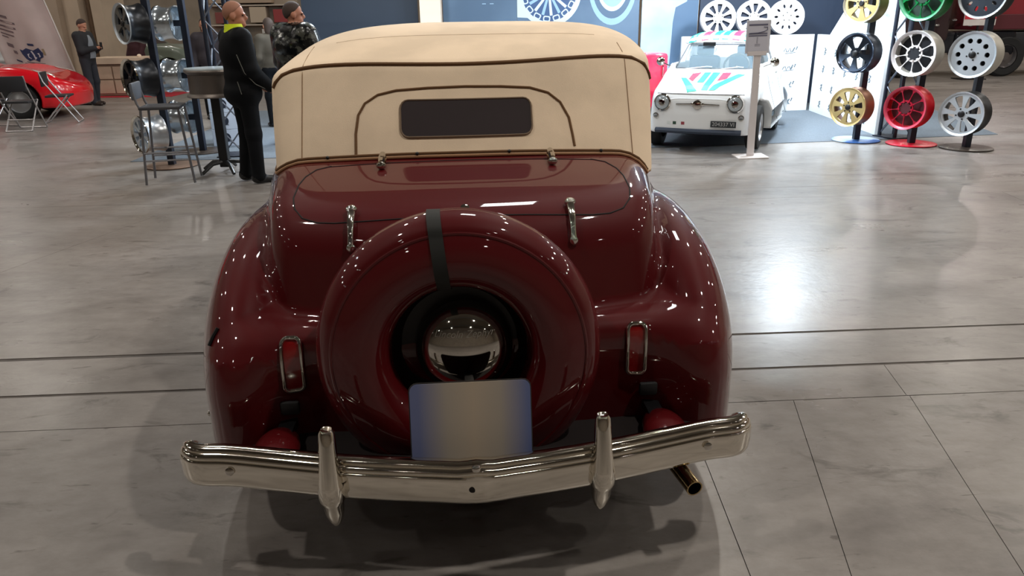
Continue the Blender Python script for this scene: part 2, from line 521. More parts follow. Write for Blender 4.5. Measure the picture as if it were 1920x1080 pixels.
# square hall pillar with stone pilasters, left
PIL = mat('beige_stone', (160, 142, 124), 0.7, vary=0.07, vscale=1.5)
PIL2 = mat('pale_stone', (182, 164, 144), 0.7, vary=0.05, vscale=1.5)
t = thing('pillar', 'massive beige hall pillar behind the person using a phone', 'pillar', (-11.68, 20.6, 0))
MB().box((0, 0, HZ / 2 - .01), (.95, 1.4, HZ - .02)).build('shaft', PIL, t, 0)
MB().box((.67, .2, HZ / 2 - .01), (.40, 1.3, HZ - .02)).build('pilaster', PIL2, t, 0)
MB().box((.985, .4, HZ / 2 - .01), (.23, 1.0, HZ - .02)).build('pilaster', mat('brown_stone', (126, 104, 84), 0.7, vary=0.05), t, 0)
MB().box((1.24, .3, HZ / 2 - .01), (.28, 1.2, HZ - .02)).build('pilaster', PIL2, t, 0)
MB().box((.45, .05, .1), (2.1, 1.7, .2)).build('plinth', PIL2, t, 0)

# ================================================================ the convertible
CAR = thing('vintage_convertible', 'dark red vintage convertible with beige cloth top and chrome rear bumper', 'car', (-.109, 1.80, 0), math.radians(4.0))
PAINT = mat('dark_red_paint', (82, 9, 14), 0.5, coat=1.0, spec=0.12)
def f_fender_r(u, w, z):
    au = np.abs(u)
    du = np.abs(au - .75 - .012 * np.sign(u)) / .215; dw = np.abs(w - 1.08) / np.where(w < 1.08, .78, .75); dz = np.maximum(z - .46, 0) / .475
    p = 2.05
    return ((du ** p + dw ** p + dz ** p + 1e-9) ** (1 / p) - 1) * .34
def f_fender_f(u, w, z):
    au = np.abs(u)
    du = np.abs(au - .58) / .33; dw = np.abs(w - 4.05) / np.where(w < 4.05, .95, .62); dz = np.maximum(z - .44, 0) / .48
    p = 2.4
    return ((du ** p + dw ** p + dz ** p + 1e-9) ** (1 / p) - 1) * .32
def f_bustle(u, w, z):
    deck = z - np.where(w < 1.0, 1.012 + .25 * (w - .58) - .10 * np.clip(w - .58, 0, 1) ** 2, 1.012 + .25 * .42 - .10 * .42 ** 2) - .02
    deck = deck + .05 * u * u
    a = .616 + .132 * np.clip((w - .5) / .6, 0, 1.25) - .12 * np.clip(z - .95, -.3, .3)
    side = np.abs(u) - a
    rear = (.415 + .20 * np.clip(z - .72, -.1, 1) + .28 * u * u - w) * .96
    f = smax(deck, rear, .13)
    return smax(f, side, .075 + .06 * np.clip((w - .75) / .3, 0, 1))
def f_tail(u, w, z):
    rear = .335 + .10 * u * u - w
    return smax(smax(rear, z - .692 - .06 * np.clip(w - .35, 0, .3), .075), np.abs(u) - .72, .12)
def f_hood(u, w, z):
    a = .80 - .20 * np.clip((w - 2.4) / .9, 0, 1) - .28 * np.clip((w - 3.1) / 1.7, 0, 1)
    top = z - (1.09 - .05 * np.clip((w - 3.1) / 1.7, 0, 1)) + .16 * (u / .5) ** 2 * np.clip((w - 2.9) / .6, 0, 1)
    f = smax(np.abs(u) - a, top, .12)
    return smax(f, w - 4.78 - .15 * (z - .6), .12)
def f_body(u, w, z):
    tub = smax(f_bustle(u, w, z), w - 3.2, .2)
    tub = smin(tub, smax(f_hood(u, w, z), 2.6 - w, .1), .10)
    tub = smin(tub, f_tail(u, w, z), .035)
    f = smin(tub, f_fender_r(u, w, z), .035 + .13 * np.clip((.74 - z) / .12, 0, 1))
    f = smin(f, f_fender_f(u, w, z), .07)
    f = smax(f, .285 - z, .03)
    arch = np.where(np.abs(u) > .5, .37 - np.sqrt((w - 4.0) ** 2 + (z - .34) ** 2), -1)
    return smax(f, arch, .015)
P, Q, N = surf(f_body, (-1.05, .2, .2), (1.05, 4.95, 1.2), .024)
ctr = P[Q].mean(1); cu_, cw_, cz_ = ctr.T
cls = np.zeros(len(Q), int)
LID = [(-.50, 1.0, 0), (.50, 1.0, 0)]
lidmask = (np.abs(cu_) < .60) & (cw_ > .50) & (cz_ > 1.003 + .0 * cu_) & (cw_ < 1.1)
dist = np.stack([f_bustle(cu_, cw_, cz_), f_fender_r(cu_, cw_, cz_), f_fender_f(cu_, cw_, cz_), f_tail(cu_, cw_, cz_), smax(f_hood(cu_, cw_, cz_), 2.6 - cw_, .1)], 1)
near = dist.argmin(1)
cls[(near == 1) & (cu_ < 0)] = 1; cls[(near == 1) & (cu_ > 0)] = 2
cls[(near == 2) & (cu_ < 0)] = 3; cls[(near == 2) & (cu_ > 0)] = 4
cls[near == 3] = 5; cls[near == 4] = 6
cls[(near == 0) & lidmask] = 7
for k, nm in enumerate(['body', 'rear_fender', 'rear_fender', 'front_fender', 'front_fender', 'lower_tail_panel', 'hood', 'trunk_lid']):
    net_object(nm, P, Q, N, PAINT, CAR, cls == k)

# --- soft top
def zc_(w):
    r = np.clip((1.95 - w) / .77, 0, 1.3); g = np.clip((w - 2.4) / .7, 0, 1.2)
    return 1.588 - .148 * r ** 2.1 - .12 * g ** 2
def top_roof(u, w, z):
    A = np.where(u < 0, .775, .835); q = np.where(u < 0, 3.1, 5.2); zl = 1.25 + np.where(u < 0, .06, -.04) * np.clip((1.65 - w) / .45, 0, 1)
    s = np.clip(np.abs(u) / A, 0, .995)
    return (z - (zl + (zc_(w) - zl) * (1 - s ** q) ** (1 / q))) * .8
def top_side(u, w, z):
    A = np.where(u < 0, .71, .75) + .035 * np.clip((w - 1.0) / .45, 0, 1) + .04 * np.clip((z - 1.1), -.1, .2)
    return np.abs(u) - A
def top_rear(u, w, z):
    return (1.0 + (z - 1.127) * .60 + .16 * u * u - w) * .86
def f_top(u, w, z):
    f = smax(smax(top_rear(u, w, z), top_side(u, w, z), .10), top_roof(u, w, z), .022)
    f = smax(f, w - 3.0 - .25 * (1.5 - z), .05)
    return smax(f, 1.02 - z, .01)
CANVAS = mat('beige_canvas', (240, 218, 190), 0.85, spec=0.2, vary=0.07, vscale=3.5, bump=0.12, bscale=420)
P, Q, N = surf(f_top, (-.95, .85, .98), (.95, 3.3, 1.66), .022)
c = P[Q].mean(1)
roofm = top_roof(*c.T) > top_rear(*c.T) - .004
net_object('roof_cloth', P, Q, N, CANVAS, CAR, roofm)
net_object('rear_curtain', P, Q, N, CANVAS, CAR, ~roofm)
SEAM = mat('brown_piping', (108, 76, 44), 0.8)
us = np.linspace(-.74, .79, 41)
g2 = lambda u, w, z: top_roof(u, w, z) - top_rear(u, w, z)
sp = project2(f_top, g2, [(u, 1.18 + .16 * u * u, 1.42 - .1 * u * u) for u in us])
sp = sp[(np.abs(f_top(*sp.T)) < .01)]
MB().tube([tuple(p + np.array([0, -.002, .001])) for p in sp], .0075, 8).build('seam_piping', SEAM, CAR)
# arched panel seam round the rear window
AR = [(-.395, 1.125), (-.395, 1.20), (-.385, 1.265), (-.36, 1.305), (-.31, 1.335), (-.24, 1.350), (-.12, 1.357), (.02, 1.360), (.16, 1.357), (.27, 1.350), (.34, 1.330), (.385, 1.295), (.415, 1.24), (.425, 1.18), (.43, 1.14)]
q, _ = project(f_top, [(a, 1.0 + (b - 1.127) * .6, b) for a, b in dense(AR, .02, False)], .001, 1)
MB().tube(q.tolist(), .0048, 8).build('panel_seam', SEAM, CAR)
for us_, nm in ((-.60, 'side_seam'), (.66, 'side_seam')):
    q, _ = project(f_top, [(us_, 1.05 + (z - 1.1) * .6, z) for z in np.linspace(1.10, 1.50, 14)], .0005, 1)
    MB().tube(q.tolist(), .0018, 6).build(nm, mat('canvas_seam', (150, 120, 90), 0.9), CAR)
q, _ = project(f_top, [(u, 1.5, 1.56) for u in np.linspace(-.5, .58, 24)], .0, 2)
MB().tube(q.tolist(), .0012, 6).build('roof_bow_seam', mat('canvas_seam2', (178, 148, 118), 0.9), CAR)
GLASS_D = mat('dark_window_glass', (66, 60, 62), 0.08, spec=0.6, coat=0.5)
WP = rrect(.022, 1.250, .496, .128, .030)
ob, edge = patch('rear_window', f_top, WP, 1, lambda u, z: 1.0 + (z - 1.127) * .6, .004, GLASS_D, CAR, .03, 4)
MB().tube(edge.tolist(), .0035, 6, closed=True).build('window_rim', mat('window_rim', (120, 100, 80), .7), ob)
for sx in (-1, 1):
    patch('side_window', f_top, rrect(2.25, 1.26, .95, .26, .06), 0, sx * .78, .004, GLASS_D, CAR, .06, 4)
# hem bead where cloth meets body: walk round the cloth and find the height where both surfaces meet
th = np.linspace(-2.9, 2.9, 140)
gu = np.interp(th, [-2.9, -1.0, -.9, -.75, 0, .75, .9, 1.0, 2.9], [-.76, -.75, -.74, -.66, 0, .70, .79, .80, .81])
gw = np.interp(th, [-2.9, -1.0, -.9, -.75, 0, .75, .9, 1.0, 2.9], [3.0, 1.20, 1.12, 1.08, 1.0, 1.08, 1.12, 1.20, 3.0])
gz = np.interp(th, [-2.9, -1.0, -.75, 0, .75, 1.0, 2.9], [1.05, 1.06, 1.09, 1.12, 1.09, 1.06, 1.05])
path = project2(f_top, f_body, np.stack([gu, gw, gz], 1))
hem_err = [abs(f_top(*p)) + abs(f_body(*p)) for p in path]
ok = [path[70]]
path = [p for p, e in zip(path, hem_err) if e < .012]
ok = [path[0]]
for p in path[1:]:
    if np.linalg.norm(p - ok[-1]) > .010: ok.append(p)
hem = np.array([p for p in ok if abs(p[0]) < .66 and p[1] < 1.2])
MB().tube([tuple(p + np.array([0, -.004, .016])) for p in ok], .0055, 8).build('hem_piping', SEAM, CAR)
MB().tube([tuple(p + np.array([0, -.008, .005])) for p in ok], .0062, 8).build('hem_bead', mat('tan_bead', (170, 128, 92), .6), CAR)
for i in range(4, len(hem), 9):
    MB().ball(tuple(hem[i] + np.array([0, -.008, .016])), .007, 6).build('snap_stud', BLACK, CAR)

# --- lid gap
GAP = mat('panel_gap', (14, 4, 5), .8)
lid = [(-.535, 1.05), (-.555, 1.03)]
LIDP = [(-.50, .93), (-.545, .90), (-.575, .82), (-.575, .70), (-.555, .61), (-.52, .575)]
LID3 = [(-.48, .955, 1.13), (-.53, .93, 1.12), (-.56, .87, 1.10), (-.572, .80, 1.09), (-.572, .70, 1.06), (-.56, .63, 1.04), (-.53, .585, 1.015), (-.48, .56, 1.003), (-.42, .55, .999), (-.3, .545, .997), (0, .54, .996)]
LID3 = LID3 + [(-a, b, c) for a, b, c in LID3[:-1][::-1]]
q1, _ = project(f_body, dense(LID3, .03, False), .0)
MB().tube(q1.tolist(), .0028, 6).build('lid_gap', GAP, CAR)
q, _ = project(f_body, [(u, .955, 1.1) for u in np.linspace(-.49, .49, 24)], .0, 2)
MB().tube(q.tolist(), .0022, 6).build('lid_gap', GAP, CAR)

# --- lid hardware
def on_body(u, z=None, w=None, f=None):
    f = f or f_body
    if z is not None: p, n = project(f, [(u, .5, z)], 0, 1)
    else: p, n = project(f, [(u, w, 1.08)], 0, 2)
    return Vector(p[0]), Vector(n[0])
for u in (-.365, .345):
    pts = [on_body(u, w=.605)[0], on_body(u, w=.585)[0], on_body(u, z=.985)[0], on_body(u, z=.955)[0], on_body(u, z=.925)[0]]
    h = MB()
    h.tube([pts[0] + Vector((0, 0, .004)), pts[1] + Vector((0, -.004, .014)), pts[2] + Vector((0, -.016, .006)), pts[3] + Vector((0, -.014, .0)), pts[4] + Vector((0, -.006, 0))], [.009, .014, .011, .0095, .012], 12)
    hg = h.build('hinge', CHROME, CAR)
    MB().ball(tuple(pts[1] + Vector((0, -.008, .012))), (.019, .016, .015), 8).build('hinge_knuckle', CHROME, hg)
    MB().ball(tuple(pts[4] + Vector((0, -.008, 0))), (.015, .010, .016), 8).build('hinge_foot', CHROME, hg)
for u in (-.292, .328):
    p, n = on_body(u, w=.93)
    h = MB().tube([p + Vector((0, .05, .035)), p + Vector((0, .02, .022)), p + Vector((0, -.03, .008))], [.011, .016, .013], 10)
    hg = h.build('upper_hinge', CHROME, CAR)
    MB().ball(tuple(p + Vector((0, -.035, .008))), (.018, .012, .014), 8).build('hinge_foot', CHROME, hg)
p, n = on_body(0.0, z=1.012)
hd = MB().lathe([(0, -.005), (.012, -.004), (.010, .012), (.016, .020), (.014, .030), (0, .034)], 16, axis_mtx(p, n)).build('lid_handle', CHROME, CAR)
MB().box((p.x, p.y - .028, p.z + .008), (.045, .012, .013), bev=.005).build('handle_bar', CHROME, hd)

# --- covered spare wheel
SPZ = .672
AX = axis_mtx((-.033, .0, SPZ), (0, -1, .06))    # local z points to the rear
cover = [(.335, -.56), (.365, -.47), (.399, -.40), (.418, -.355), (.430, -.315), (.432, -.285), (.427, -.255), (.415, -.230), (.397, -.212), (.384, -.204), (.374, -.203), (.364, -.199), (.34, -.188), (.31, -.181), (.28, -.181), (.255, -.186), (.238, -.196), (.222, -.212), (.212, -.232), (.208, -.255), (.205, -.275)]
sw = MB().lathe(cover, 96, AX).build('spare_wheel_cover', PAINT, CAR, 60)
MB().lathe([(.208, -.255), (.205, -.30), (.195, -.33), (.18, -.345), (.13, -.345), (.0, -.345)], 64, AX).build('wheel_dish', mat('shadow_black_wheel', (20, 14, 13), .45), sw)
MB().lathe([(.370, -.203), (.373, -.2005), (.378, -.2005), (.381, -.203)], 96, AX).build('cover_bead', PAINT, sw)
dome = [(.153, -.345), (.154, -.33), (.151, -.318)] + [(.150 * math.cos(a), -.315 + .095 * math.sin(a)) for a in np.linspace(.05, math.pi / 2, 18)[:-1]] + [(0, -.220)]
AX = AX @ T(.014, 0, 0) if abs((AX.to_3x3() @ Vector((1, 0, 0))).x) > .5 else AX @ T(0, .014 * math.copysign(1, (AX.to_3x3() @ Vector((0, 1, 0))).x), 0)
hub = MB().lathe(dome, 64, AX).build('hubcap', CHROME, CAR, 60)
def hub_text(s, size, y0, dy):
    o = lettering(s, size, Matrix.Identity(4), mat('engraved', (206, 200, 190), .35, .5), hub, 'script_lettering', .0004, .35)
    me = o.data
    for v in me.vertices:
        x, y = v.co.x, v.co.y + y0 + .10 * 0 - 1.2 * v.co.x ** 2 * 0
        r = math.hypot(x, y); zz = -.315 + .095 * math.sqrt(max(0.0, 1 - (r / .150) ** 2)) + .0026 + v.co.z
        v.co = (x, y, zz)
    # local lathe frame: build x to the right as seen from behind
    R = AX.to_3x3()
    ex = Vector((1, 0, 0)); ez = (R @ Vector((0, 0, 1))).normalized(); ey = ez.cross(ex)
    M4 = Matrix((( *ex,), (*ey,), (*ez,))).transposed().to_4x4(); M4.translation = AX.translation
    me.transform(M4)
    return o
hub_text('Lincoln Zephyr', .029, .066, 0)
# strap over the cover
al = math.radians(95)
st = MB(); vs = []; fs = []
R3 = AX
for k, (r, h) in enumerate([(r + .0035, h + .0035) for r, h in cover[1:]]):
    for dx in (-.020, .020):
        x, y = -.060 - .022 * (r - .3) / .1 * .5 + dx, math.sqrt(r * r - (.066) ** 2)
        vs.append((x, y, h))
M4 = Matrix(((1, 0, 0), tuple((AX.to_3x3() @ Vector((0, 0, 1))).cross(Vector((1, 0, 0)))), tuple(AX.to_3x3() @ Vector((0, 0, 1))))).transposed().to_4x4(); M4.translation = AX.translation
for i in range(len(cover) - 2): fs.append((2 * i, 2 * i + 1, 2 * i + 3, 2 * i + 2))
st.add(vs, fs, M4).build('spare_strap', mat('black_strap', (26, 27, 25), .7), CAR, 60)

# --- licence plate, blurred print: grey-beige field with blue ends
def plate_mat():
    m = bpy.data.materials.new('plate_print'); m.use_nodes = True; nt = m.node_tree; b = nt.nodes['Principled BSDF']
    tc = nt.nodes.new('ShaderNodeTexCoord'); sp = nt.nodes.new('ShaderNodeSeparateXYZ'); nt.links.new(tc.outputs['Object'], sp.inputs[0])
    r = nt.nodes.new('ShaderNodeValToRGB'); mr = nt.nodes.new('ShaderNodeMapRange'); mr.inputs['From Min'].default_value = -.175; mr.inputs['From Max'].default_value = .175
    nt.links.new(sp.outputs['X'], mr.inputs['Value']); nt.links.new(mr.outputs['Result'], r.inputs['Fac'])
    e = r.color_ramp.elements; e[0].position = .05; e[0].color = (*lin((104, 112, 150)), 1); e[1].position = .95; e[1].color = (*lin((100, 112, 156)), 1)
    for p, c in ((.28, (168, 158, 146)), (.5, (186, 170, 150)), (.72, (170, 160, 148))):
        x = r.color_ramp.elements.new(p); x.color = (*lin(c), 1)
    nt.links.new(r.outputs['Color'], b.inputs['Base Color']); b.inputs['Roughness'].default_value = .5
    return m
pm = T(-.008, .085, .502) @ RX(math.radians(90 - 14))
pl = MB().plate(rrect(0, 0, .345, .255, .022), [], .004, pm).build('licence_plate', plate_mat(), CAR, 30)
MB().plate(rrect(0, 0, .352, .262, .025), [], .003, pm @ T(0, 0, -.004)).build('plate_frame', mat('plate_frame', (60, 56, 54), .5), pl, 30)
MB().bar((0, .09, .47), (0, .25, .45), .05, .02).build('plate_bracket', BLACK, pl)

# --- tail lamps
LENS = mat('red_lens', (132, 14, 16), .12, coat=1.0, spec=.7)
for sx in (-1, 1):
    u0 = sx * .545 - .012
    cent, n = on_body(u0, z=.59)
    h2, w2 = .082, .030
    ring = []
    for a, b in dense(rrect(0, 0, w2 * 2, h2 * 2, .018, 5), .02):
        q, nn = project(f_body, [(u0 + a - sx * .0, .4, .59 + b)], .006, 1); ring.append(tuple(q[0]))
    tl, _ = patch('tail_lamp', f_body, [(u0 + a, .59 + b) for a, b in rrect(0, 0, w2 * 2, h2 * 2, .018, 5)], 1, .4, .005, LENS, CAR, .02, 4)
    MB().tube(ring, .0072, 8, closed=True).build('lamp_bezel', CHROME, tl, 60)

# --- bumper
BP = [(-.840, .195), (-.835, .165), (-.818, .140), (-.785, .124), (-.70, .112), (-.56, .075), (-.40, .033), (-.25, .003), (-.12, -.018), (0, -.034)]
BP = BP + [(-a * .988, b) for a, b in BP[:-1][::-1]]
def smooth_path(p, n):
    out = []
    P_ = [Vector((*q, 0)) for q in p]
    for i in range(len(P_) - 1):
        p0, p1, p2, p3 = P_[max(i - 1, 0)], P_[i], P_[i + 1], P_[min(i + 2, len(P_) - 1)]
        for k in range(n):
            t_ = k / n
            out.append(.5 * ((2 * p1) + (p2 - p0) * t_ + (2 * p0 - 5 * p1 + 4 * p2 - p3) * t_ ** 2 + (3 * p1 - p0 - 3 * p2 + p3) * t_ ** 3))
    out.append(P_[-1]); return out
pth = smooth_path(BP, 5)
prof = [(.030, .446), (.018, .457), (.002, .461), (-.010, .458), (-.0155, .452), (-.0168, .447), (-.0125, .4445), (-.0178, .442), (-.0232, .437), (-.0258, .431), (-.0262, .427), (-.0215, .4245), (-.0265, .422), (-.0290, .417), (-.0297, .410), (-.0290, .362), (-.0270, .349), (-.0215, .338), (-.0120, .3315), (-.003, .330), (.004, .336), (.004, .40), (.010, .44)]
vs = []; fs = []; n = len(prof)
for i, p in enumerate(pth):
    t_ = (pth[min(i + 1, len(pth) - 1)] - pth[max(i - 1, 0)]).normalized(); nn = Vector((-t_.y, t_.x, 0))
    e = min(i, len(pth) - 1 - i); k = 1.0 if e > 9 else (.62 + .38 * math.sin(e / 9 * math.pi / 2))
    vee = .006 * max(0, 1 - abs(p.x) / .05)
    for d, z in prof:
        zz = .398 + (z - .398) * k + (vee * (1 if z > .42 else 0)); vs.append((p.x + nn.x * d, p.y + nn.y * d, zz))
for i in range(len(pth) - 1):
    for k in range(n):
        k2 = (k + 1) % n; fs.append((i * n + k, i * n + k2, (i + 1) * n + k2, (i + 1) * n + k))
fs.append(tuple(range(n))); fs.append(tuple((len(pth) - 1) * n + k for k in range(n)))
bump = MB().add(vs, fs).build('rear_bumper', CHROME2, CAR, 42)
ap = [(-.74, .40, .34), (-.72, .17, .355), (-.40, .09, .36), (0, .045, .362), (.40, .09, .36), (.72, .17, .355), (.74, .40, .34)]
MB().add([(x, y, z + d) for d in (-.006, .006) for x, y, z in ap], [tuple(range(6, -1, -1)), tuple(range(7, 14))] + [(i, (i + 1) % 7, (i + 1) % 7 + 7, i + 7) for i in range(7)]).build('light_block_pan', mat('light_block_black', (22, 12, 12), .7), CAR, 30)  # unseen pan added to block light between body and bumper, darkening the floor
for u in (-.70, .69):
    MB().lathe([(0, .004), (.009, .003), (.013, 0)], 12, axis_mtx((u, .075 if u < 0 else .072, .398), (0, -1, .1))).build('bumper_bolt', CHROME, bump)
MB().lathe([(0, .0015), (.010, .001), (.0105, -.004)], 14, axis_mtx((-.012, -.062, .388), (0, -1, 0))).build('bolt_hole', GAP, bump)
MB().ball((0, -.060, .452), (.013, .010, .012), 8).build('centre_crest', CHROME, bump)
for sx, u, w in ((-1, -.402, -.005), (1, .358, .0)):
    o = MB()
    prs = [(.555, .010, .012), (.560, .016, .016), (.552, .0215, .020), (.52, .024, .022), (.46, .027, .025), (.405, .031, .030), (.395, .034, .034), (.345, .034, .036), (.335, .030, .031), (.30, .027, .026), (.27, .020, .019), (.252, .010, .010)]
    vs = []; fs = []
    n = 16
    for z, ra, rb in prs:
        cw = w + .012 - .030 * (1 - abs(z - .41) / .16)
        vs += [(u + ra * math.cos(2 * math.pi * k / n), cw + rb * math.sin(2 * math.pi * k / n), z) for k in range(n)]
    for i in range(len(prs) - 1):
        for k in range(n): fs.append((i * n + k, i * n + (k + 1) % n, (i + 1) * n + (k + 1) % n, (i + 1) * n + k))
    fs += [tuple(range(n)), tuple((len(prs) - 1) * n + k for k in range(n))]
    ov = o.add(vs, fs).build('bumper_overrider', CHROME2, CAR, 50)
    MB().lathe([(.0345, .348), (.037, .352), (.037, .388), (.0345, .392)], 20, T(u, w - .008, 0)).build('overrider_band', CHROME2, ov, 40)
for sx in (-1, 1):
    p, n = on_body(sx * .60, z=.40)
    br = MB().ball((sx * .60, .21, .378), (.07, .12, .045), 12).build('bumper_iron_cover', PAINT, CAR)
    MB().bar((sx * .585, .10, .395), (sx * .585, .55, .395), .05, .03).build('bumper_iron', BLACK, br)
    MB().box((sx * .575, p.y - .002, .455), (.06, .02, .045), bev=.008).build('iron_slot', mat('slot_rubber', (34, 34, 36), .7), CAR)
MB().lathe([(.022, 0), (.026, .0), (.026, .2), (.022, .2), (.021, .06)], 16, axis_mtx((.655, .06, .262), (-.22, 1, .10))).build('exhaust_tip', mat('brassy_chrome', (188, 164, 120), .15, 1.0), CAR, 40)
MB().tube([(.60, .30, .286), (.52, .9, .29), (.45, 2.0, .28)], .028, 10).build('exhaust_pipe', BLACK, CAR)
MB().box((0, 2.6, .27), (1.3, 3.8, .1)).build('chassis', mat('underbody', (16, 14, 14), .9), CAR)
# fuel-flap stick and small marker on the left fender
ps, _ = project(f_body, [(-.785, .45, .70), (-.80, .45, .675), (-.812, .45, .65)], .004, 1)
MB().tube(ps.tolist(), .006, 6).build('skirt_latch', BLACK, CAR)
ps, ns = project(f_body, [(-.88, .50, .36)], 0)
MB().ball(tuple(ps[0]), .010, 8).build('chrome_stud', CHROME, CAR)
# wheels
def road_wheel(x, y, R, wdt, parent, name='wheel', rimm=None, tyre=RUBBER):
    m = axis_mtx((x, y, R), (1 if x > 0 else -1, 0, 0))
    h = wdt / 2
    w_ = MB().lathe([(R * .62, -h), (R * .80, -h * 1.08), (R * .96, -h * .9), (R, -h * .5), (R, h * .5), (R * .96, h * .9), (R * .80, h * 1.08), (R * .62, h)], 40, m).build(name, tyre, parent, 40)
    MB().lathe([(R * .64, h * .9), (R * .60, h), (R * .56, h * .6), (R * .40, h * .55), (R * .2, h * .9), (0, h * .95)], 32, m).build('rim', rimm or CHROME2, w_, 40)
    return w_
for x in (-.66, .66):
    for y in (1.12, 4.0): road_wheel(x, y, .345, .17, CAR)
# windscreen header, door handles
MB().tube([(-.70, 3.22, 1.08), (-.62, 3.05, 1.42), (0, 3.12, 1.47), (.62, 3.05, 1.42), (.70, 3.22, 1.08)], .018, 8).build('windscreen_frame', CHROME, CAR)
MB().box((0, 3.3, .0), (.01, .01, .01)) 
for sx in (-1, 1):
    p, _ = project(f_body, [(sx * .82, 1.75, .95), (sx * .82, 1.9, .95)], .02, 0)
    MB().tube(p.tolist(), .010, 8).build('door_handle', CHROME, CAR)

# ================================================================ exhibition stand beyond the car
NAVY = mat('navy_board', (40, 52, 68), 0.55, vary=0.04, vscale=1)
MIDBLUE = mat('blue_print', (80, 104, 130), 0.5, rgb2=(92, 118, 144), vscale=.8)
CARPET = mat('blue_grey_carpet', (104, 112, 120), 0.95, spec=0.1, vary=0.08, vscale=60)
cp_ = MB().plate([(-4.7, 9.25), (1.2, 9.62), (4.3, 9.98), (6.72, 10.35), (7.7, 14.7), (-4.9, 14.7)], [], .006, T(0, 0, .003)).build('carpet', CARPET, None, 0)
tag(cp_, 'blue grey carpet laid under the white rally car and stand', 'carpet')

def board(name, x0, x1, y, h, m, label, cat='panel', t_=.06):
    t = thing(name, label, cat, ((x0 + x1) / 2, y, 0))
    MB().box((0, 0, h / 2 + .006), (x1 - x0, t_, h - .012)).build('board', m, t, 0)
    for s in (-1, 1): MB().box((s * (x1 - x0) / 2 * .8, .18, .02), (.08, .5, .026)).build('foot', BLACK, t, 0)
    return t
bd = board('backdrop_panel', -3.75, -1.64, 14.55, 3.6, NAVY, 'dark navy backdrop panel behind the cloth roof, left of the pale post')
po = thing('post', 'pale cream square post between the navy and blue backdrop panels', 'post', (-1.375, 14.3, 0))
MB().box((0, 0, 1.806), (.37, .30, 3.6)).build('shaft', mat('cream_post', (246, 226, 204), .6), po, 0)
MB().box((0, 0, .05), (.40, .34, .085)).build('base', mat('cream_post', (246, 226, 204), .6), po, 0)
bd = board('backdrop_panel', -1.18, .165, 14.55, 3.6, MIDBLUE, 'plain mid blue backdrop panel right of the cream post')
for k in range(2): MB().box((.08 + .14 * k, -.033, 1.86), (.07, .003, .012)).build('small_print', mat('pale_print', (168, 200, 226), .5), bd, 0)
bd = board('photo_panel', .17, 2.40, 14.55, 3.6, mat('photo_blue', (80, 106, 134), .5, rgb2=(100, 126, 152), vscale=.7), 'blue backdrop panel printed with large photograph of alloy wheels')
PRW = mat('print_white', (206, 226, 240), .5); PRD = mat('print_dark_blue', (54, 84, 128), .5); PRM = mat('print_mid', (150, 186, 216), .5)
fm = T(-.53, -.034, 2.04) @ RX(math.radians(90))
MB().plate(circle(0, 0, .585, 48), [circle(0, 0, .50, 48)], .004, fm).build('printed_rim', PRW, bd, 0)
MB().plate(circle(0, 0, .50, 48), [], .003, fm).build('printed_well', PRD, bd, 0)
for k in range(16):
    a = 2 * math.pi * k / 16 + .1
    m2 = fm @ RZ(a) @ T(0, 0, .001)
    MB().plate([(.10, -.02), (.40, -.026), (.40, .026), (.10, .02)], [], .004, m2).build('printed_spoke', PRM if k % 2 else PRW, bd, 0)
    MB().plate(rrect(.455, 0, .10, .13, .03, 3), [rrect(.455, 0, .06, .09, .02, 3)], .004, m2 @ RZ(math.pi / 16)).build('printed_lug', PRW, bd, 0)
MB().plate([(-1.11, 1.62), (-.80, 1.60), (-.78, 2.0), (-1.11, 2.1)], [], .003, T(0, -.033, 0) @ RX(math.radians(90))).build('printed_highlight', PRW, bd, 0)
for k, (rx, c0) in enumerate(((.55, PRM), (.46, mat('photo_blue2', (80, 106, 134), .5)), (.36, PRW), (.30, PRM))):
    MB().plate([(.62 + rx * .8 * math.cos(a), 2.15 + rx * 1.25 * math.sin(a)) for a in np.linspace(0, 2 * math.pi, 40)[:-1]], [], .002 + .001 * k, T(0, -.033, 0) @ RX(math.radians(90))).build('printed_barrel', c0, bd, 0)
bd = board('light_panel', 2.45, 3.48, 14.55, 3.6, mat('pale_blue_print', (150, 182, 206), .45, rgb2=(206, 220, 230), vscale=.5), 'pale icy blue backdrop panel with darker blue curve beside red cabinet')
MB().plate([(.18 + .14 * math.cos(a) * 1.0 - .0, b) for a, b in ((math.pi, .9), (2.6, 1.5), (2.2, 1.75))] + [(.30, 1.85), (.38, 2.6), (.51, 2.6), (.51, .5), (.02, .5)], [], .004, T(0, -.033, 0) @ RX(math.radians(90))).build('printed_curve', mat('photo_blue3', (84, 114, 146), .5), bd, 0)
bd = board('backdrop_panel', 3.52, 6.6, 14.6, 3.6, mat('navy_board2', (46, 60, 82), .55, vary=.04, vscale=1), 'dark navy backdrop panel behind the three white wheels')

# low white printed walls
def squiggle(mb, x, z, w, h, kind, rnd):
    """illegible brush-script mark"""
    if kind == 0:
        pts = [(x - w / 2 + w * i / 9, 0, z + h * .35 * math.sin(i * 2.1 + rnd)) for i in range(8)]
        mb.tube(pts, .009, 4)
        mb.tube([(x + w * .15, 0, z - h * .2), (x + w * .3, 0, z + h * .45), (x + w * .42, 0, z + h * .1), (x + w * .5, 0, z + h * .6)], .013, 4)
        mb.tube([(x - w * .4, 0, z - h * .45), (x + w * .4, 0, z - h * .3)], .006, 4)
    else:
        pts = [(x + w * .35 * math.sin(i * 1.9 + rnd), 0, z - h / 2 + h * i / 7) for i in range(8)]
        mb.tube(pts, .012, 4)
        mb.tube([(x - w * .4, 0, z - h * .3), (x + w * .3, 0, z + h * .3)], .008, 4)
PRG = mat('grey_print', (84, 98, 108), .6)
WALLW = mat('white_gloss_board', (232, 238, 242), 0.30, spec=.6)
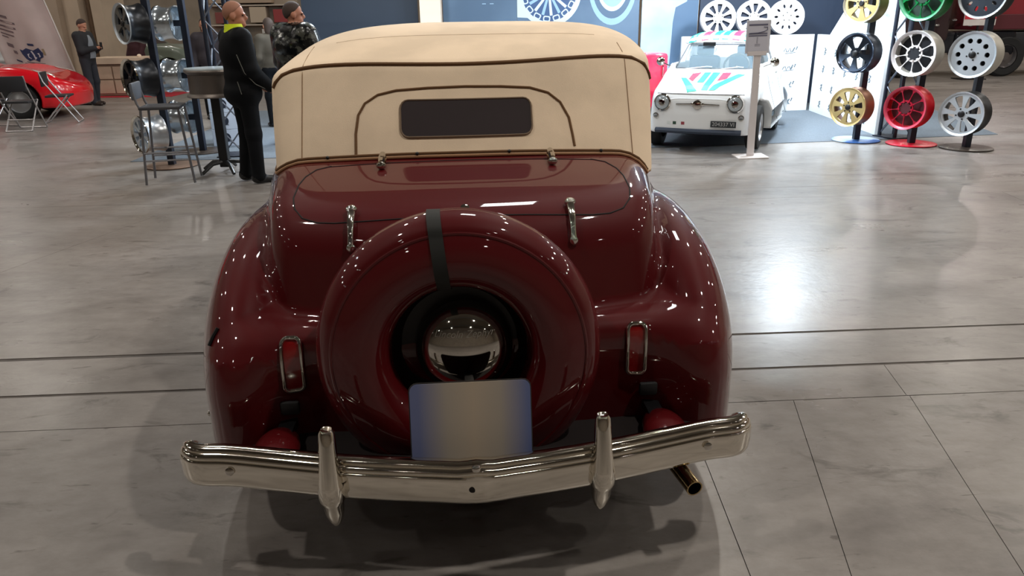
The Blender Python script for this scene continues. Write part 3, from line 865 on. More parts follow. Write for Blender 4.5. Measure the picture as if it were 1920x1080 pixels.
def low_wall(name, a, b, h, npan, label, kinds, nrow=4):
    a, b = Vector(a), Vector(b); L = (b - a).length; ang = math.atan2(b.y - a.y, b.x - a.x)
    t = thing(name, label, 'wall panel', (a.x, a.y, 0), ang)
    for k in range(npan):
        MB().box((L * (k + .5) / npan, .03, h / 2 + .006), (L / npan - .006, .05, h - .002)).build('panel', WALLW, t, 0)
    for x, kind, w in kinds:
        for r in range(nrow):
            mb = MB(); squiggle(mb, 0, 0, w, .11, kind, r * 1.3 + x)
            mb.v = [(p[0] + x, p[1] * .12 + .004, p[2] + .16 + r * .285) for p in mb.v]
            mb.build('printed_logo', PRG, t, 0)
    return t
low_wall('printed_wall', (2.9, 13.10), (5.24, 13.43), 1.27, 3, 'low white printed wall behind the white rally car, three wheels on top', [(1.95, 0, .24), (1.2, 0, .24), (.5, 0, .24)])
low_wall('printed_wall', (5.26, 13.38), (5.06, 10.45), 1.27, 4, 'low white side wall with grey logos running toward black lattice tower', [(.5, 1, .13), (1.0, 1, .13), (1.5, 1, .13), (2.0, 1, .13), (2.5, 1, .13)])
ps = thing('leaning_poster', 'overexposed white poster leaning above the low white side wall', 'poster', (6.05, 13.2, 0), math.radians(-8))
pmesh = MB().plate([(-.75, 1.0), (.62, 1.0), (.50, 1.80), (-.12, 1.80), (-.42, 1.66)], [], .02, RX(math.radians(90))).build('sheet', WALLW, ps, 0)
for k in range(16):
    rr = random.Random(k); x = rr.uniform(-.45, .4); z = rr.uniform(1.25, 1.65)
    MB().plate(circle(x, z, rr.uniform(.02, .05), 8), [], .003, T(0, -.0105, 0) @ RX(math.radians(90))).build('printed_leaf', mat('pale_teal_print', (196, 224, 224), .6), ps, 0)
for x in (-.4, .4): MB().bar((x, .03, .0065), (x, .02, 1.2), .04).build('easel_leg', ALU, ps, 0)

# --- alloy wheels
def sector(r0, r1, a0, a1, rd=.25, n=6):
    """window between spokes, corners rounded"""
    P = [(r1, a0 + (a1 - a0) * i / n) for i in range(n + 1)] + [(r0, a1 - (a1 - a0) * i / n) for i in range(n + 1)]
    c = [(r * math.cos(a), r * math.sin(a)) for r, a in P]
    for _ in range(2):   # corner cutting
        q = []
        for i in range(len(c)):
            a, b = c[i], c[(i + 1) % len(c)]
            q += [(a[0] * .75 + b[0] * .25, a[1] * .75 + b[1] * .25), (a[0] * .25 + b[0] * .75, a[1] * .25 + b[1] * .75)]
        c = q if _ == 0 else c
    return c
def ellipse(cx, cy, rx, ry, rot, n=14):
    return [(cx + rx * math.cos(t) * math.cos(rot) - ry * math.sin(t) * math.sin(rot), cy + rx * math.cos(t) * math.sin(rot) + ry * math.sin(t) * math.cos(rot)) for t in [2 * math.pi * i / n for i in range(n)]]
def rim_holes(style, R):
    H = []
    if style == 'comb':          # rounded cells in a ring, big dark centre
        for k in range(9):
            a = 2 * math.pi * k / 9 + .17; H.append(sector(.40 * R, .945 * R, a - .325, a + .325, n=2))
        H.append(circle(0, 0, .33 * R, 24))
    elif style == 'eight':
        for k in range(8):
            a = 2 * math.pi * k / 8 + .2; H.append(sector(.36 * R, .86 * R, a - .21, a + .21))
    elif style == 'five':
        for k in range(5):
            a = 2 * math.pi * k / 5 + .31; H.append(sector(.30 * R, .87 * R, a - .40, a + .40))
    elif style == 'six':
        for k in range(6):
            a = 2 * math.pi * k / 6 + .1; H.append(sector(.33 * R, .85 * R, a - .30, a + .30))
    elif style == 'star':
        for k in range(8):
            a = 2 * math.pi * k / 8 + .30; H.append(sector(.34 * R, .90 * R, a - .23, a + .23, n=4))
    elif style == 'holes':
        for k in range(10):
            a = 2 * math.pi * k / 10; H.append(circle(.66 * R * math.cos(a), .66 * R * math.sin(a), .120 * R, 12))
    elif style == 'slots':
        for k in range(10):
            a = 2 * math.pi * k / 10; H.append(ellipse(.66 * R * math.cos(a), .66 * R * math.sin(a), .13 * R, .075 * R, a))
    elif style == 'nine':
        for k in range(9):
            a = 2 * math.pi * k / 9 + .1; H.append(sector(.32 * R, .84 * R, a - .2, a + .2))
    return H
def alloy(label, p, direction, R, W, style, face_m, barrel_m, lip_m=None, well_m=None, group='alloy wheels shown on stands', bolts=5, inset=.03, cap_m=None):
    """p = centre of the face; the wheel looks along direction"""
    t = thing('alloy_wheel', label, 'wheel', p, 0, group)
    m = axis_mtx((0, 0, 0), direction)
    MB().lathe([(R * .93, -.005), (R, 0), (R * 1.0, -.012), (R * .95, -.022), (R * .90, -W * .30), (R * .88, -W * .55), (R * .95, -W * .85), (R, -W * .95), (R, -W), (R * .93, -W), (R * .84, -W * .6), (R * .86, -W * .3)], 40, m, True).build('barrel', barrel_m, t, 40)
    MB().lathe([(R * .86, -.035), (R * .93, -.004), (R * 1.0, .004), (R * 1.005, -.010)], 40, m).build('lip', lip_m or face_m, t, 40)
    Rf = R * .92
    MB().plate(circle(0, 0, Rf, 40), rim_holes(style, Rf), .014 if style == 'comb' else .028, m @ T(0, 0, -inset)).build('spokes', face_m, t, 25)
    if well_m: MB().lathe([(0, -W * .55), (R * .84, -W * .55)], 32, m).build('back_disc', well_m, t, 0)
    if style != 'comb':
        MB().lathe([(R * .15, -inset), (R * .15, -inset + .022), (R * .11, -inset + .03), (0, -inset + .03)], 20, m).build('centre_cap', cap_m or BLACK, t, 40)
        for k in range(bolts):
            a = 2 * math.pi * k / bolts + .3
            MB().lathe([(R * .038, -inset), (R * .038, -inset + .018), (0, -inset + .018)], 8, m @ T(.235 * R * math.cos(a), .235 * R * math.sin(a), 0)).build('bolt_hole', BLACK, t, 0)
    else:
        MB().lathe([(R * .26, -inset - .02), (R * .25, -inset + .005), (0, -inset + .005)], 24, m).build('centre_plate', well_m or BLACK, t, 40)
        for k in range(9):
            a = 2 * math.pi * k / 9 - .18
            MB().bar(m @ Vector((.26 * R * math.cos(a), .26 * R * math.sin(a), -inset + .008)), m @ Vector((.36 * R * math.cos(a), .36 * R * math.sin(a), -inset + .008)), .02, .02).build('bracket', face_m, t, 0)
    return t
GOLD = mat('gold_alloy', (208, 184, 128), .32, .6); GOLDB = mat('bronze_barrel', (134, 92, 70), .4, .5)
GREENA = mat('green_alloy', (12, 120, 62), .3, .5, coat=.5); GREENB = mat('green_barrel', (24, 104, 46), .4, .2)
DKCHR = mat('dark_chrome', (96, 108, 128), .16, 1.0); GUN = mat('gunmetal_barrel', (58, 64, 76), .4, .6)
WHA = mat('white_alloy', (226, 222, 224), .35); SILV = mat('silver_alloy', (196, 204, 212), .34, .55); WARMG = mat('warm_grey_barrel', (186, 182, 172), .45, .3)
REDA = mat('red_alloy', (176, 22, 52), .3, .3, coat=.4); REDB = mat('red_barrel', (206, 16, 34), .4, .1)
WELL = mat('dark_well', (12, 16, 26), .6); WELLG = mat('green_well', (6, 40, 24), .6); WELLR = mat('red_well', (70, 8, 22), .6)
def wheel_stand(x, y, h, disc_m, label, lean=(0, 0)):
    t = thing('wheel_stand', label, 'stand', (x, y, 0), 0, 'wheel display stands')
    MB().lathe([(0, .007), (.30, .007), (.30, .016), (.29, .021), (0, .021)], 40).build('base_disc', disc_m, t, 40)
    MB().box((0, 0, h / 2 + .02), (.075, .075, h), bev=.006).build('column', TRUSS, t, 0)
    return t
nrm = Vector((-.80, -.60, 0)).normalized()
def arm(t, z): MB().bar((0, 0, z), tuple(nrm * .12 + Vector((0, 0, z))), .07, .07).build('wheel_arm', TRUSS, t, 0)
cols = [
  ((4.62, 10.03), mat('white_blue_disc', (196, 220, 244), .25, rgb2=(66, 112, 186), vscale=1.6, lohi=(.48, .56)), 'wheel stand on round white and blue base disc by white wall',
   [((1610, 6), 'gold six spoke alloy wheel, topmost on stand with blue disc', .235, 'six', GOLD, mat('olive_barrel', (120, 112, 74), .45, .4), mat('bright_lip', (214, 204, 184), .2, .8), None),
    ((1600, 100), 'dark chrome five spoke alloy wheel, middle of stand with blue disc', .245, 'five', DKCHR, GUN, DKCHR, None),
    ((1590, 201), 'gold eight spoke alloy wheel with bronze barrel, lowest on its stand', .245, 'eight', GOLD, GOLDB, GOLD, None)]),
  ((5.17, 9.66), mat('red_disc', (214, 22, 52), .3), 'wheel stand on round bright red base disc before lattice tower',
   [((1706, -5), 'green alloy wheel topmost on stand with red disc', .268, 'comb', GREENA, GREENB, mat('pale_green_lip', (84, 146, 112), .3, .4), WELLG),
    ((1700, 101), 'white alloy wheel with round dark cells, middle of red disc stand', .268, 'comb', WHA, WARMG, WHA, WELL),
    ((1692, 203), 'red alloy wheel with round cells, lowest above red disc', .262, 'comb', REDA, REDB, mat('rose_lip', (206, 74, 96), .35, .2), WELLR)]),
  ((5.66, 9.28), mat('dark_brown_disc', (60, 52, 46), .35), 'wheel stand on round dark brown base disc, rightmost of three',
   [((1812, -10), 'dark slotted alloy wheel with chrome studded lip, topmost on right stand', .262, 'slots', mat('graphite_alloy', (70, 76, 86), .35, .7), mat('dark_barrel', (40, 42, 44), .5, .3), SILV, None),
    ((1805, 103), 'silver disc alloy wheel with ten round holes, middle of right stand', .262, 'holes', SILV, WARMG, SILV, WELL),
    ((1795, 214), 'silver and black star spoke alloy wheel, lowest on right stand', .258, 'star', SILV, mat('black_barrel', (44, 45, 48), .4, .4), SILV, None)])]
for (x, y), dm, lab, ws in cols:
    st_ = wheel_stand(x, y, 2.3, dm, lab)
    for (px, py), lb, R, style, fmat, bmat_, lm, wm in ws:
        base = Vector((x, y, 0)) + nrm * .30
        z = at(px, py, base.y).z
        arm(st_, z)
        W = .22
        alloy(lb, Vector((x, y, z)) + nrm * (.10 + W), nrm, R, W, style, fmat, bmat_, lm, wm, bolts=4 if style in ('holes', 'star') else 5)
# three white wheels standing on the low wall
for (px, py, style, lb) in ((1345, 52, 'nine', 'white ten spoke wheel leaning left of the three on low wall'), (1415, 46, 'nine', 'white multi spoke wheel partly behind the sign, middle of three'), (1480, 43, 'slots', 'white wheel with small oval openings, right of three on wall')):
    p = at(px, py, 13.27); R = .285
    alloy(lb, (p.x, 13.16 + .135 * (p.x - 2.9), 1.277 + R), (-.12, -1, .06), R, .16, style, mat('white_gloss', (240, 243, 246), .3), WHA, None, mat('navy_well', (30, 40, 62), .6), group='white wheels on the low wall', cap_m=WHA)

# --- lattice towers
def lattice(name, label, x, y, h, w, rotz, m=TRUSS, brace_m=None, step=.32, group=None, depth=None):
    t = thing(name, label, 'truss', (x, y, 0), rotz, group); d = depth or w
    C4 = [(-w / 2, -d / 2), (w / 2, -d / 2), (w / 2, d / 2), (-w / 2, d / 2)]
    MB().box((0, 0, .014), (w + .12, d + .12, .016)).build('base_plate', m, t, 0)
    for cx, cy in C4: MB().tube([(cx, cy, .02), (cx, cy, h)], .026, 10).build('chord', m, t)
    n = int(h / step)
    for f_ in range(4):
        a, b = C4[f_], C4[(f_ + 1) % 4]
        for k in range(n):
            z0, z1 = .05 + k * step, .05 + (k + 1) * step
            p, q = (a, b) if (k + f_) % 2 else (b, a)
            MB().tube([(p[0], p[1], z0), (q[0], q[1], z1)], .010, 6).build('brace', brace_m or ALU, t)
    return t
lattice('lattice_tower', 'black lattice tower standing behind the red disc wheel stand', 5.24, 10.25, 3.3, .26, math.radians(20), brace_m=mat('grey_brace', (120, 128, 142), .35, .7))
lattice('lattice_tower', 'dark lattice tower far behind, beside the white wheels', 6.3, 14.25, 3.4, .30, 0.2, brace_m=mat('blue_brace', (70, 92, 124), .4, .5))
lattice('lattice_tower', 'black lattice tower left of person with yellow collar', -3.52, 9.62, 3.3, .26, math.radians(8), brace_m=mat('grey_brace', (120, 128, 142), .35, .7))
# overhead beam carrying the floodlights
bm_ = thing('lighting_beam', 'black lighting beam spanning the stand above the frame', 'truss', (0, 0, 0))
for dy in (-.13, .13):
    MB().tube([(-4.0, 10.2 + dy, 3.45), (6.6, 10.2 + dy, 3.45)], .026, 8).build('chord', TRUSS, bm_)
for x in (-3.5, 5.2): MB().bar((x, 10.2 - .2, 3.42), (x, 10.2 + .2, 3.42), .06).build('cross_piece', TRUSS, bm_, 0)
def flood(label, p, target, size, watts, sy=None):
    p = Vector(p); d = (Vector(target) - p).normalized()
    t = thing('floodlight', label, 'floodlight', p)
    m = axis_mtx((0, 0, 0), d)
    sy = sy or size
    MB().box((0, 0, -.07), (size + .06, sy + .06, .13), m, bev=.015).build('housing', BLACK, t, 0)
    MB().bar((0, 0, .03), (0, 0, .22), .03).build('yoke', BLACK, t, 0)
    area_light('flood_beam', tuple(d * .012), tuple(d), size, watts, FLOOD_C, t, 'RECTANGLE', sy)
    return t
FLOODS = [((3.86, 9.75, 3.05), (5.0, 13.2, .3), .5, 230), ((2.3, 9.75, 3.05), (4.2, 13.2, .3), .5, 180), ((.3, 9.75, 3.05), (1.0, 13.2, .3), .5, 36), ((-2.6, 9.75, 3.05), (-2.6, 12, .2), .5, 110),
          ((5.0, 12.9, 4.45), (1.2, 3.0, 0), .38, 230), ((-1.5, 12.9, 3.85), (-2.6, 8.0, 0), .6, 200)]
for i, (p, tg, s_, w_) in enumerate(FLOODS):
    flood(['white floodlight aimed down at the side wall', 'white floodlight aimed at the low printed wall', 'white floodlight aimed at the wheel photograph panel', 'white floodlight aimed over the left wheel rack', 'white floodlight above the corner, facing the aisle', 'white floodlight on the left, facing the aisle'][i], p, tg, s_, w_)

# --- sign post in front of the white car
t = thing('sign_post', 'white sign post with square base and printed sheet before white car', 'sign', spot(1406, 294)); t.rotation_euler = (0, math.radians(-1.2), 0)
SPW = mat('sign_white', (206, 200, 200), .5)
MB().box((0, 0, .008), (.36, .30, .015), bev=.004).build('base_plate', mat('sign_base', (232, 226, 224), .5), t, 0)
MB().box((0, 0, .62), (.085, .03, 1.21), bev=.008).build('post', SPW, t, 0)
MB().box((-.01, -.012, 1.365), (.275, .014, .36), bev=.005).build('board', mat('acrylic_frame', (196, 196, 204), .3), t, 0)
MB().box((-.01, -.008, 1.185), (.22, .03, .05), bev=.005).build('board_clip', SPW, t, 0)
sh = MB().box((-.015, -.021, 1.37), (.222, .003, .32)).build('printed_sheet', mat('grey_paper', (186, 186, 196), .6), t, 0)
for z, h in ((1.495, .016), (1.40, .012), (1.378, .012)): MB().box((-.015, -.024, z), (.21, .002, h)).build('printed_bar', mat('ink', (92, 92, 112), .6), sh, 0)
MB().tube([(-.11, -.024, 1.405), (-.02, -.024, 1.408), (.05, -.024, 1.42), (.09, -.024, 1.44), (.088, -.024, 1.468), (.045, -.024, 1.47)], .005, 5).build('printed_outline', mat('ink', (92, 92, 112), .6), sh, 0)
MB().box((-.02, -.0235, 1.33), (.014, .002, .07)).build('printed_bar', mat('ink2', (150, 150, 160), .6), sh, 0)
for z in (1.27, 1.285): MB().box((-.015, -.0235, z), (.06, .002, .006)).build('printed_bar', mat('ink2', (150, 150, 160), .6), sh, 0)

# --- red cabinet peeking out behind the convertible
t = thing('red_cabinet', 'glossy red cabinet edge seen right of the cloth roof', 'cabinet', (2.15, 11.8, .006), math.radians(8))
MB().box((0, 0, .55), (.42, .45, 1.06), bev=.05).build('body', mat('red_gloss', (206, 40, 70), .2, coat=.6), t, 30)
MB().box((0, 0, .02), (.36, .4, .04)).build('plinth', BLACK, t, 0)
MB().tube([(.12, -.235, .75), (.12, -.25, .78), (.12, -.25, .9), (.12, -.235, .93)], .01, 6).build('handle', CHROME, t)

# ================================================================ white rally car
FI = thing('rally_city_car', 'small white vintage car with green and red stripes on bonnet and roof', 'car', (2.26, 9.17, .006), math.radians(-25), scale=1.04)
FW = mat('rally_white', (232, 236, 238), .25, coat=.7)
def i_(x, xs, ys): return np.interp(x, xs, ys)
def ff_low(u, w, z):
    top = i_(w, [0, .10, .25, .6, .95, 1.6, 2.2, 2.6, 2.9, 3.0], [.60, .70, .755, .83, .90, .92, .88, .80, .62, .50])
    a = i_(w, [0, .3, .7, 1.2, 2.2, 2.7, 3.0], [.545, .60, .635, .645, .645, .60, .52]) - .06 * np.clip(z - .55, -.2, .5) - .05 * np.clip(.35 - z, 0, 1)
    front = .05 + .16 * np.clip(z - .6, 0, 1) ** 1.0 + .14 * u * u + .10 * np.clip(.45 - z, 0, 1) - w
    rear = w - 2.93 + .35 * np.clip(z - .55, 0, 1) + .12 * u * u
    f = smax(z - top + .10 * u * u, np.abs(u) - a, .09)
    return smax(smax(f, front, .07), rear, .10)
def ff_cab(u, w, z):
    a = .60 - .34 * (z - .88)
    ws = (z - .90) - 1.0 * (w - .86) + .12 * u * u * 0
    ws = (ws + .25 * u * u) * .72
    rr = (z - 1.24) + .62 * (w - 2.12)
    roof = z - (1.340 - .17 * np.minimum(w - 1.75, .25) ** 2 - .14 * u * u)
    f = smax(smax(roof, np.abs(u) - a, .16), ws, .05)
    return smax(f, rr * .85, .10)
def win(u, w, z):
    g1 = np.maximum(smax(np.abs(u) - (.505 - .36 * (z - .93)), np.abs(z - 1.055) - .152, .05), w - 1.5)
    g2 = np.maximum(smax(smax(np.abs(w - 1.50 - .05 * (z - 1.07)) - (.44 - .75 * (z - 1.07)) , np.abs(z - 1.08) - .115, .04), .012 - np.abs(w - 1.72), .01), .35 - np.abs(u))
    g3 = np.maximum(smax(np.abs(u) - .36, np.abs(z - 1.08) - .09, .05), 2.0 - w)
    return np.minimum(np.minimum(g1, g2), g3)
def ff_out(u, w, z): return smax(smin(ff_low(u, w, z), ff_cab(u, w, z), .05), .215 - z, .03)
def ff(u, w, z):
    f = ff_out(u, w, z)
    f = smax(f, -np.maximum(f + .04, .62 - z), .01)
    f = np.maximum(f, -win(u, w, z))
    for wy in (.57, 2.41):
        f = smax(f, np.where(np.abs(u) > .38, .305 - np.sqrt((w - wy) ** 2 + (z - .27) ** 2), -1.0), .012)
    return f
P, Q, N = surf(ff, (-.74, -.02, .16), (.74, 3.05, 1.38), .021)
c = P[Q].mean(1)
hood = (c[:, 1] < .86) & (c[:, 2] > .672) & (np.abs(c[:, 0]) < .52)
roof = (c[:, 2] > 1.23)
net_object('body', P, Q, N, FW, FI, ~hood & ~roof, custom=False)
net_object('bonnet', P, Q, N, FW, FI, hood, custom=False)
net_object('roof', P, Q, N, FW, FI, roof, custom=False)
STG = mat('rally_green', (20, 178, 140), .35); STR = mat('rally_red', (214, 40, 74), .35)
for m_, pg in ((STG, [(-.34, .60), (-.27, .58), (-.10, .22), (-.04, .12), (-.15, .10)]), (STR, [(-.23, .76), (-.13, .80), (-.16, .42), (-.23, .54)]), (STG, [(-.09, .79), (-.01, .79), (-.02, .38), (-.10, .38)]),
               (STG, [(.01, .79), (.10, .79), (.075, .14), (0, .14)]), (STG, [(.085, .14), (.16, .15), (.40, .78), (.31, .78), (.12, .30)]), (STR, [(.13, .79), (.23, .81), (.22, .56), (.12, .45)])):
    patch('bonnet_stripe', ff_out, pg, 2, .85, .004, m_, FI, .03, 4)
for k, (u0, u1, m_) in enumerate(((-.40, -.30, STG), (-.24, -.15, STR), (-.10, -.02, STG), (.01, .09, STG), (.14, .23, STR), (.28, .40, STG))):
    patch('roof_stripe', ff_out, [(u0, 1.205), (u1, 1.205), (u1, 1.95), (u0, 1.95)], 2, 1.29, .004, m_, FI, .06, 4)
def FR(u, z, w=.06, f=ff_out):
    p, n = project(f, [(u, w, z)], 0, 1); return Vector(p[0]), Vector(n[0])
for u in (-.425, .415):
    p, n = FR(u, .575); m_ = axis_mtx(p, (n + Vector((0, -2.5, 0))).normalized())
    hl = MB().lathe([(.098, -.05), (.10, .012), (.088, .024), (.080, .018)], 24, m_).build('headlamp', CHROME, FI, 40)
    MB().lathe([(.082, .016), (.075, .030), (.05, .040), (0, .045)], 24, m_).build('lens', mat('lamp_glass', (176, 186, 192), .12, .4, coat=1), hl, 40)
    MB().lathe([(.04, .042), (.034, .048), (0, .05)], 16, m_).build('reflector', CHROME, hl, 40)
for u in (-.50, .49):
    p, n = FR(u, .42); il = MB().ball(tuple(p), (.03, .02, .018), 8).build('indicator', mat('grey_lens', (120, 122, 124), .3), FI)
    MB().lathe([(.03, -.01), (.034, .006), (.028, .008)], 16, axis_mtx(p, n)).build('lamp_rim', CHROME, il)
p, n = FR(-.01, .56)
bd_ = MB().lathe([(.055, 0), (.052, .012), (.03, .018), (0, .02)], 20, axis_mtx(p, n)).build('nose_badge', CHROME, FI, 40)
for s in (-1, 1):
    a, _ = FR(-.01 + s * .06, .565); b, _ = FR(-.01 + s * .25, .56)
    MB().tube([a + Vector((0, -.006, 0)), b + Vector((0, -.006, 0))], [.010, .007], 6).build('badge_bar', CHROME, bd_)
    MB().ball(tuple(a + Vector((0, -.008, 0))), (.022, .01, .018), 6).build('badge_wing', CHROME, bd_)
us_ = np.linspace(-.50, .50, 21)
q, _ = project(ff_out, [(u, .15, .675) for u in us_], 0, 1)
MB().tube(q.tolist(), .006, 6).build('bonnet_gap', mat('bonnet_shadow', (104, 104, 106), .6), FI)
q, _ = project(ff_out, [(u, .06, .625 - .35 * max(0, abs(u) - .22) ** 1.5) for u in np.linspace(-.36, .36, 21)], -.003, 1)
MB().tube(q.tolist(), .008, 6).build('nose_crease', FW, FI)
p, n = FR(.30, .345); pm_ = axis_mtx(p + n * .012, (0, -1, .05))
ex = Matrix(((1, 0, 0), (0, 0.05, 1), (0, -1, .05))).transposed().to_4x4()
ex = Matrix.Translation(p + Vector((0, -.02, 0))) @ RX(math.radians(90))
lp = MB().box((0, 0, 0), (.29, .072, .006), ex, bev=.003).build('number_plate', mat('plate_black', (44, 48, 52), .45), FI)
lettering('204337 VI', .062, ex @ T(0, 0, .004), mat('plate_digits', (170, 172, 172), .5), lp, 'plate_lettering', .0005)
for u, m_ in ((-.34, mat('decal_white', (214, 222, 222), .5)), (-.27, mat('decal_green', (40, 72, 58), .5)), (-.17, mat('decal_red', (150, 62, 72), .5))):
    patch('square_decal', ff_out, [(u - .02, .325), (u + .02, .325), (u + .02, .36), (u - .02, .36)], 1, .06, .002, m_, FI, .03, 2)
# glass, wipers, cabin
GL = mat('car_glass', (188, 214, 226), .03, alpha=.18, spec=.8)
wsP = [(-.485, .915), (.485, .915), (.39, 1.19), (-.39, 1.19)]
o_, e_ = patch('windscreen', ff_out, wsP, 1, lambda u, z: .86 + (z - .9), -.01, GL, FI, .06, 4)
MB().tube((e_ + np.array([0, -.014, .008])).tolist(), .008, 6, closed=True).build('windscreen_rubber', mat('grey_rubber', (70, 76, 82), .6), o_)
for s in (-1, 1): patch('side_glass', ff_out, [(1.20, .975), (1.88, .975), (1.76, 1.18), (1.33, 1.18)], 0, s * .55, -.012, GL, FI, .08, 3)
patch('rear_glass', ff_out, [(-.34, 1.0), (.34, 1.0), (.30, 1.16), (-.30, 1.16)], 1, lambda u, z: 2.3 - (z - 1.1) * .6 , -.012, GL, FI, .08, 3)
for a, b in (((-.40, .84, .90), (-.02, .86, .935)), ((.04, .84, .90), (.36, .84, .935))):
    MB().tube([a, (a[0] + .08, .82, .915), (b[0] - .06, b[1] - .02, b[2] + .005), b], .006, 6).build('wiper', mat('white_blade', (206, 212, 216), .4), FI)
MB().tube([(.22 + .155 * math.cos(a), 1.20 + .06 * math.sin(a), .925 + .145 * math.sin(a)) for a in np.linspace(0, 2 * math.pi, 28)[:-1]], .014, 8, closed=True).build('steering_wheel', BLACK, FI)
MB().tube([(.22, 1.2, .925), (.22, 1.05, .80)], .018, 8).build('steering_column', BLACK, FI)
MB().box((0, 1.02, .85), (.98, .16, .12), bev=.03).build('dashboard', mat('dash_white', (206, 214, 220), .4), FI, 30)
for u in (-.26, .26):
    st_ = MB().box((u, 1.62, .78), (.40, .14, .52), RX(-.0), bev=.05).build('seat_back', mat('navy_seat', (66, 84, 108), .6), FI, 30)
    MB().box((u, 1.42, .50), (.42, .46, .14), bev=.05).build('seat_cushion', mat('navy_seat', (66, 84, 108), .6), st_, 30)
    MB().box((u, 1.64, 1.10), (.22, .08, .14), bev=.03).build('headrest', mat('navy_seat', (66, 84, 108), .6), st_, 30)
MB().box((-.12, 1.12, 1.195), (.16, .02, .05), bev=.01).build('rear_mirror', BLACK, FI, 30)
MB().box((-.16, 1.36, 1.235), (.5, .18, .006)).build('headliner_trim', mat('red_trim', (196, 54, 80), .6), FI, 0)
MB().box((0, 1.5, .24), (1.05, 2.5, .06)).build('underbody', mat('underbody', (16, 14, 14), .9), FI, 0)
q, _ = project(ff_out, [(u, .08, .25) for u in np.linspace(-.5, .5, 15)], .004, 1)
MB().tube(q.tolist(), .03, 8).build('front_valance', mat('navy_valance', (44, 56, 74), .6), FI)
for s in (-1, 1):
    MB().tube([(s * .57, 1.0, .93), (s * .66, .98, .97)], .008, 6).build('mirror_stalk', CHROME, FI)
    MB().lathe([(0, .03), (.04, .02), (.055, 0), (.05, -.012), (0, -.012)], 16, axis_mtx((s * .70, .99, .99), (0, -1, 0))).build('door_mirror', CHROME, FI, 40)
    for wy in (.57, 2.41):
        w_ = road_wheel(s * .585, wy, .262, .15, FI, rimm=ALU)
    MB().box((s * .625, 1.5, .27), (.03, 1.3, .07), bev=.01).build('sill_guard', mat('grey_sill', (96, 110, 122), .5), FI)
    p, _ = project(ff_out, [(s * .6, 1.75, .82), (s * .6, 1.86, .82)], .012, 0)
    MB().tube(p.tolist(), .010, 6).build('door_handle', CHROME, FI)
    pd, _ = project(ff_out, [(s * .6, w, z) for w, z in dense([(1.02, .88), (1.02, .32), (1.95, .32), (1.95, .88)], .06, False)], -.001, 0)
    MB().tube(pd.tolist(), .004, 5).build('door_gap', mat('door_gap_grey', (120, 126, 130), .7), FI)

# ================================================================ simple complete cars further off
def simple_car(name, label, loc, rz, paint, L=4.3, Wd=.86, hood_z=.80, cowl=1.35, roof_z=1.30, rear_z=.92, nose_z=.55, wheel_r=.33, front_ax=.85, rear_ax=3.2, cab=(1.35, 2.0, 3.0, 3.9), res=.045, round_=.16):
    t = thing(name, label, 'car', loc, rz)
    def low(u, w, z):
        top = i_(w, [0, .12, .5, 1.0, cowl, 2.5, cab[3] - .1, L - .15, L], [nose_z, nose_z + .06, hood_z - .06, hood_z, hood_z + .06, hood_z + .08, rear_z, rear_z - .08, rear_z - .3])
        fen = .07 * np.exp(-((w - front_ax) / .38) ** 2) * np.clip((np.abs(u) - .3) / .3, 0, 1) + .06 * np.exp(-((w - rear_ax) / .45) ** 2) * np.clip((np.abs(u) - .3) / .3, 0, 1)
        a = Wd - .30 * np.clip((.55 - w) / .55, 0, 1) ** 2 - .15 * np.clip((w - L + .5) / .5, 0, 1) ** 2 - .10 * np.clip(z - .5, 0, .5)
        f = smax(z - top - fen, np.abs(u) - a, round_)
        f = smax(f, .02 + .30 * u * u + .15 * np.abs(z - .42) - w, .12)
        return smax(smax(f, w - L + .15 * u * u, .12), .19 - z, .04)
    def cabf(u, w, z):
        ws = (z - hood_z) * (cab[1] - cab[0]) - (w - cab[0]) * (roof_z - hood_z); ws = ws / math.hypot(cab[1] - cab[0], roof_z - hood_z)
        rs = (z - rear_z) * (cab[3] - cab[2]) - (cab[3] - w) * (roof_z - rear_z); rs = rs / math.hypot(cab[3] - cab[2], roof_z - rear_z)
        f = smax(z - roof_z + .10 * u * u, np.abs(u) - (Wd - .10 - .42 * (z - hood_z)), .12)
        return smax(smax(f, ws, .06), smax(rs, .6 - z, .05), .08)
    def fo(u, w, z): return smin(low(u, w, z), cabf(u, w, z), .05)
    def f(u, w, z):
        g = fo(u, w, z)
        for wy in (front_ax, rear_ax):
            g = smax(g, np.where(np.abs(u) > Wd - .28, wheel_r + .05 - np.sqrt((w - wy) ** 2 + (z - wheel_r) ** 2), -1.0), .02)
        return g
    P, Q, N = surf(f, (-1.05, -.1, .1), (1.05, L + .15, roof_z + .12), res)
    net_object('body', P, Q, N, paint, t)
    for s in (-1, 1):
        for wy in (front_ax, rear_ax): road_wheel(s * (Wd - .12), wy, wheel_r, .2, t, rimm=mat('dull_rim', (150, 150, 152), .35, .6))
        z0 = hood_z + .10; z1 = roof_z - .09
        x0 = cab[0] + (cab[1] - cab[0]) * .45; x1 = cab[2] + (cab[3] - cab[2]) * .45
        patch('side_glass', fo, [(x0, z0), (x1, z0), (cab[2], z1), (cab[1] + .05, z1)], 0, s * (Wd - .2), .006, GLASS_D, t, .1, 3)
    zc = (hood_z + roof_z) / 2
    patch('windscreen', fo, [(-.55, hood_z + .09), (.55, hood_z + .09), (.48, roof_z - .07), (-.48, roof_z - .07)], 1, lambda u, z: cab[0] + (z - hood_z) / (roof_z - hood_z) * (cab[1] - cab[0]), .008, GLASS_D, t, .1, 3)
    patch('rear_glass', fo, [(-.5, rear_z + .08), (.5, rear_z + .08), (.42, roof_z - .07), (-.42, roof_z - .07)], 1, lambda u, z: cab[3] - (z - rear_z) / (roof_z - rear_z) * (cab[3] - cab[2]), .008, GLASS_D, t, .1, 3)
    return t, fo
REDC = mat('sports_red', (214, 12, 30), .22, coat=.9)
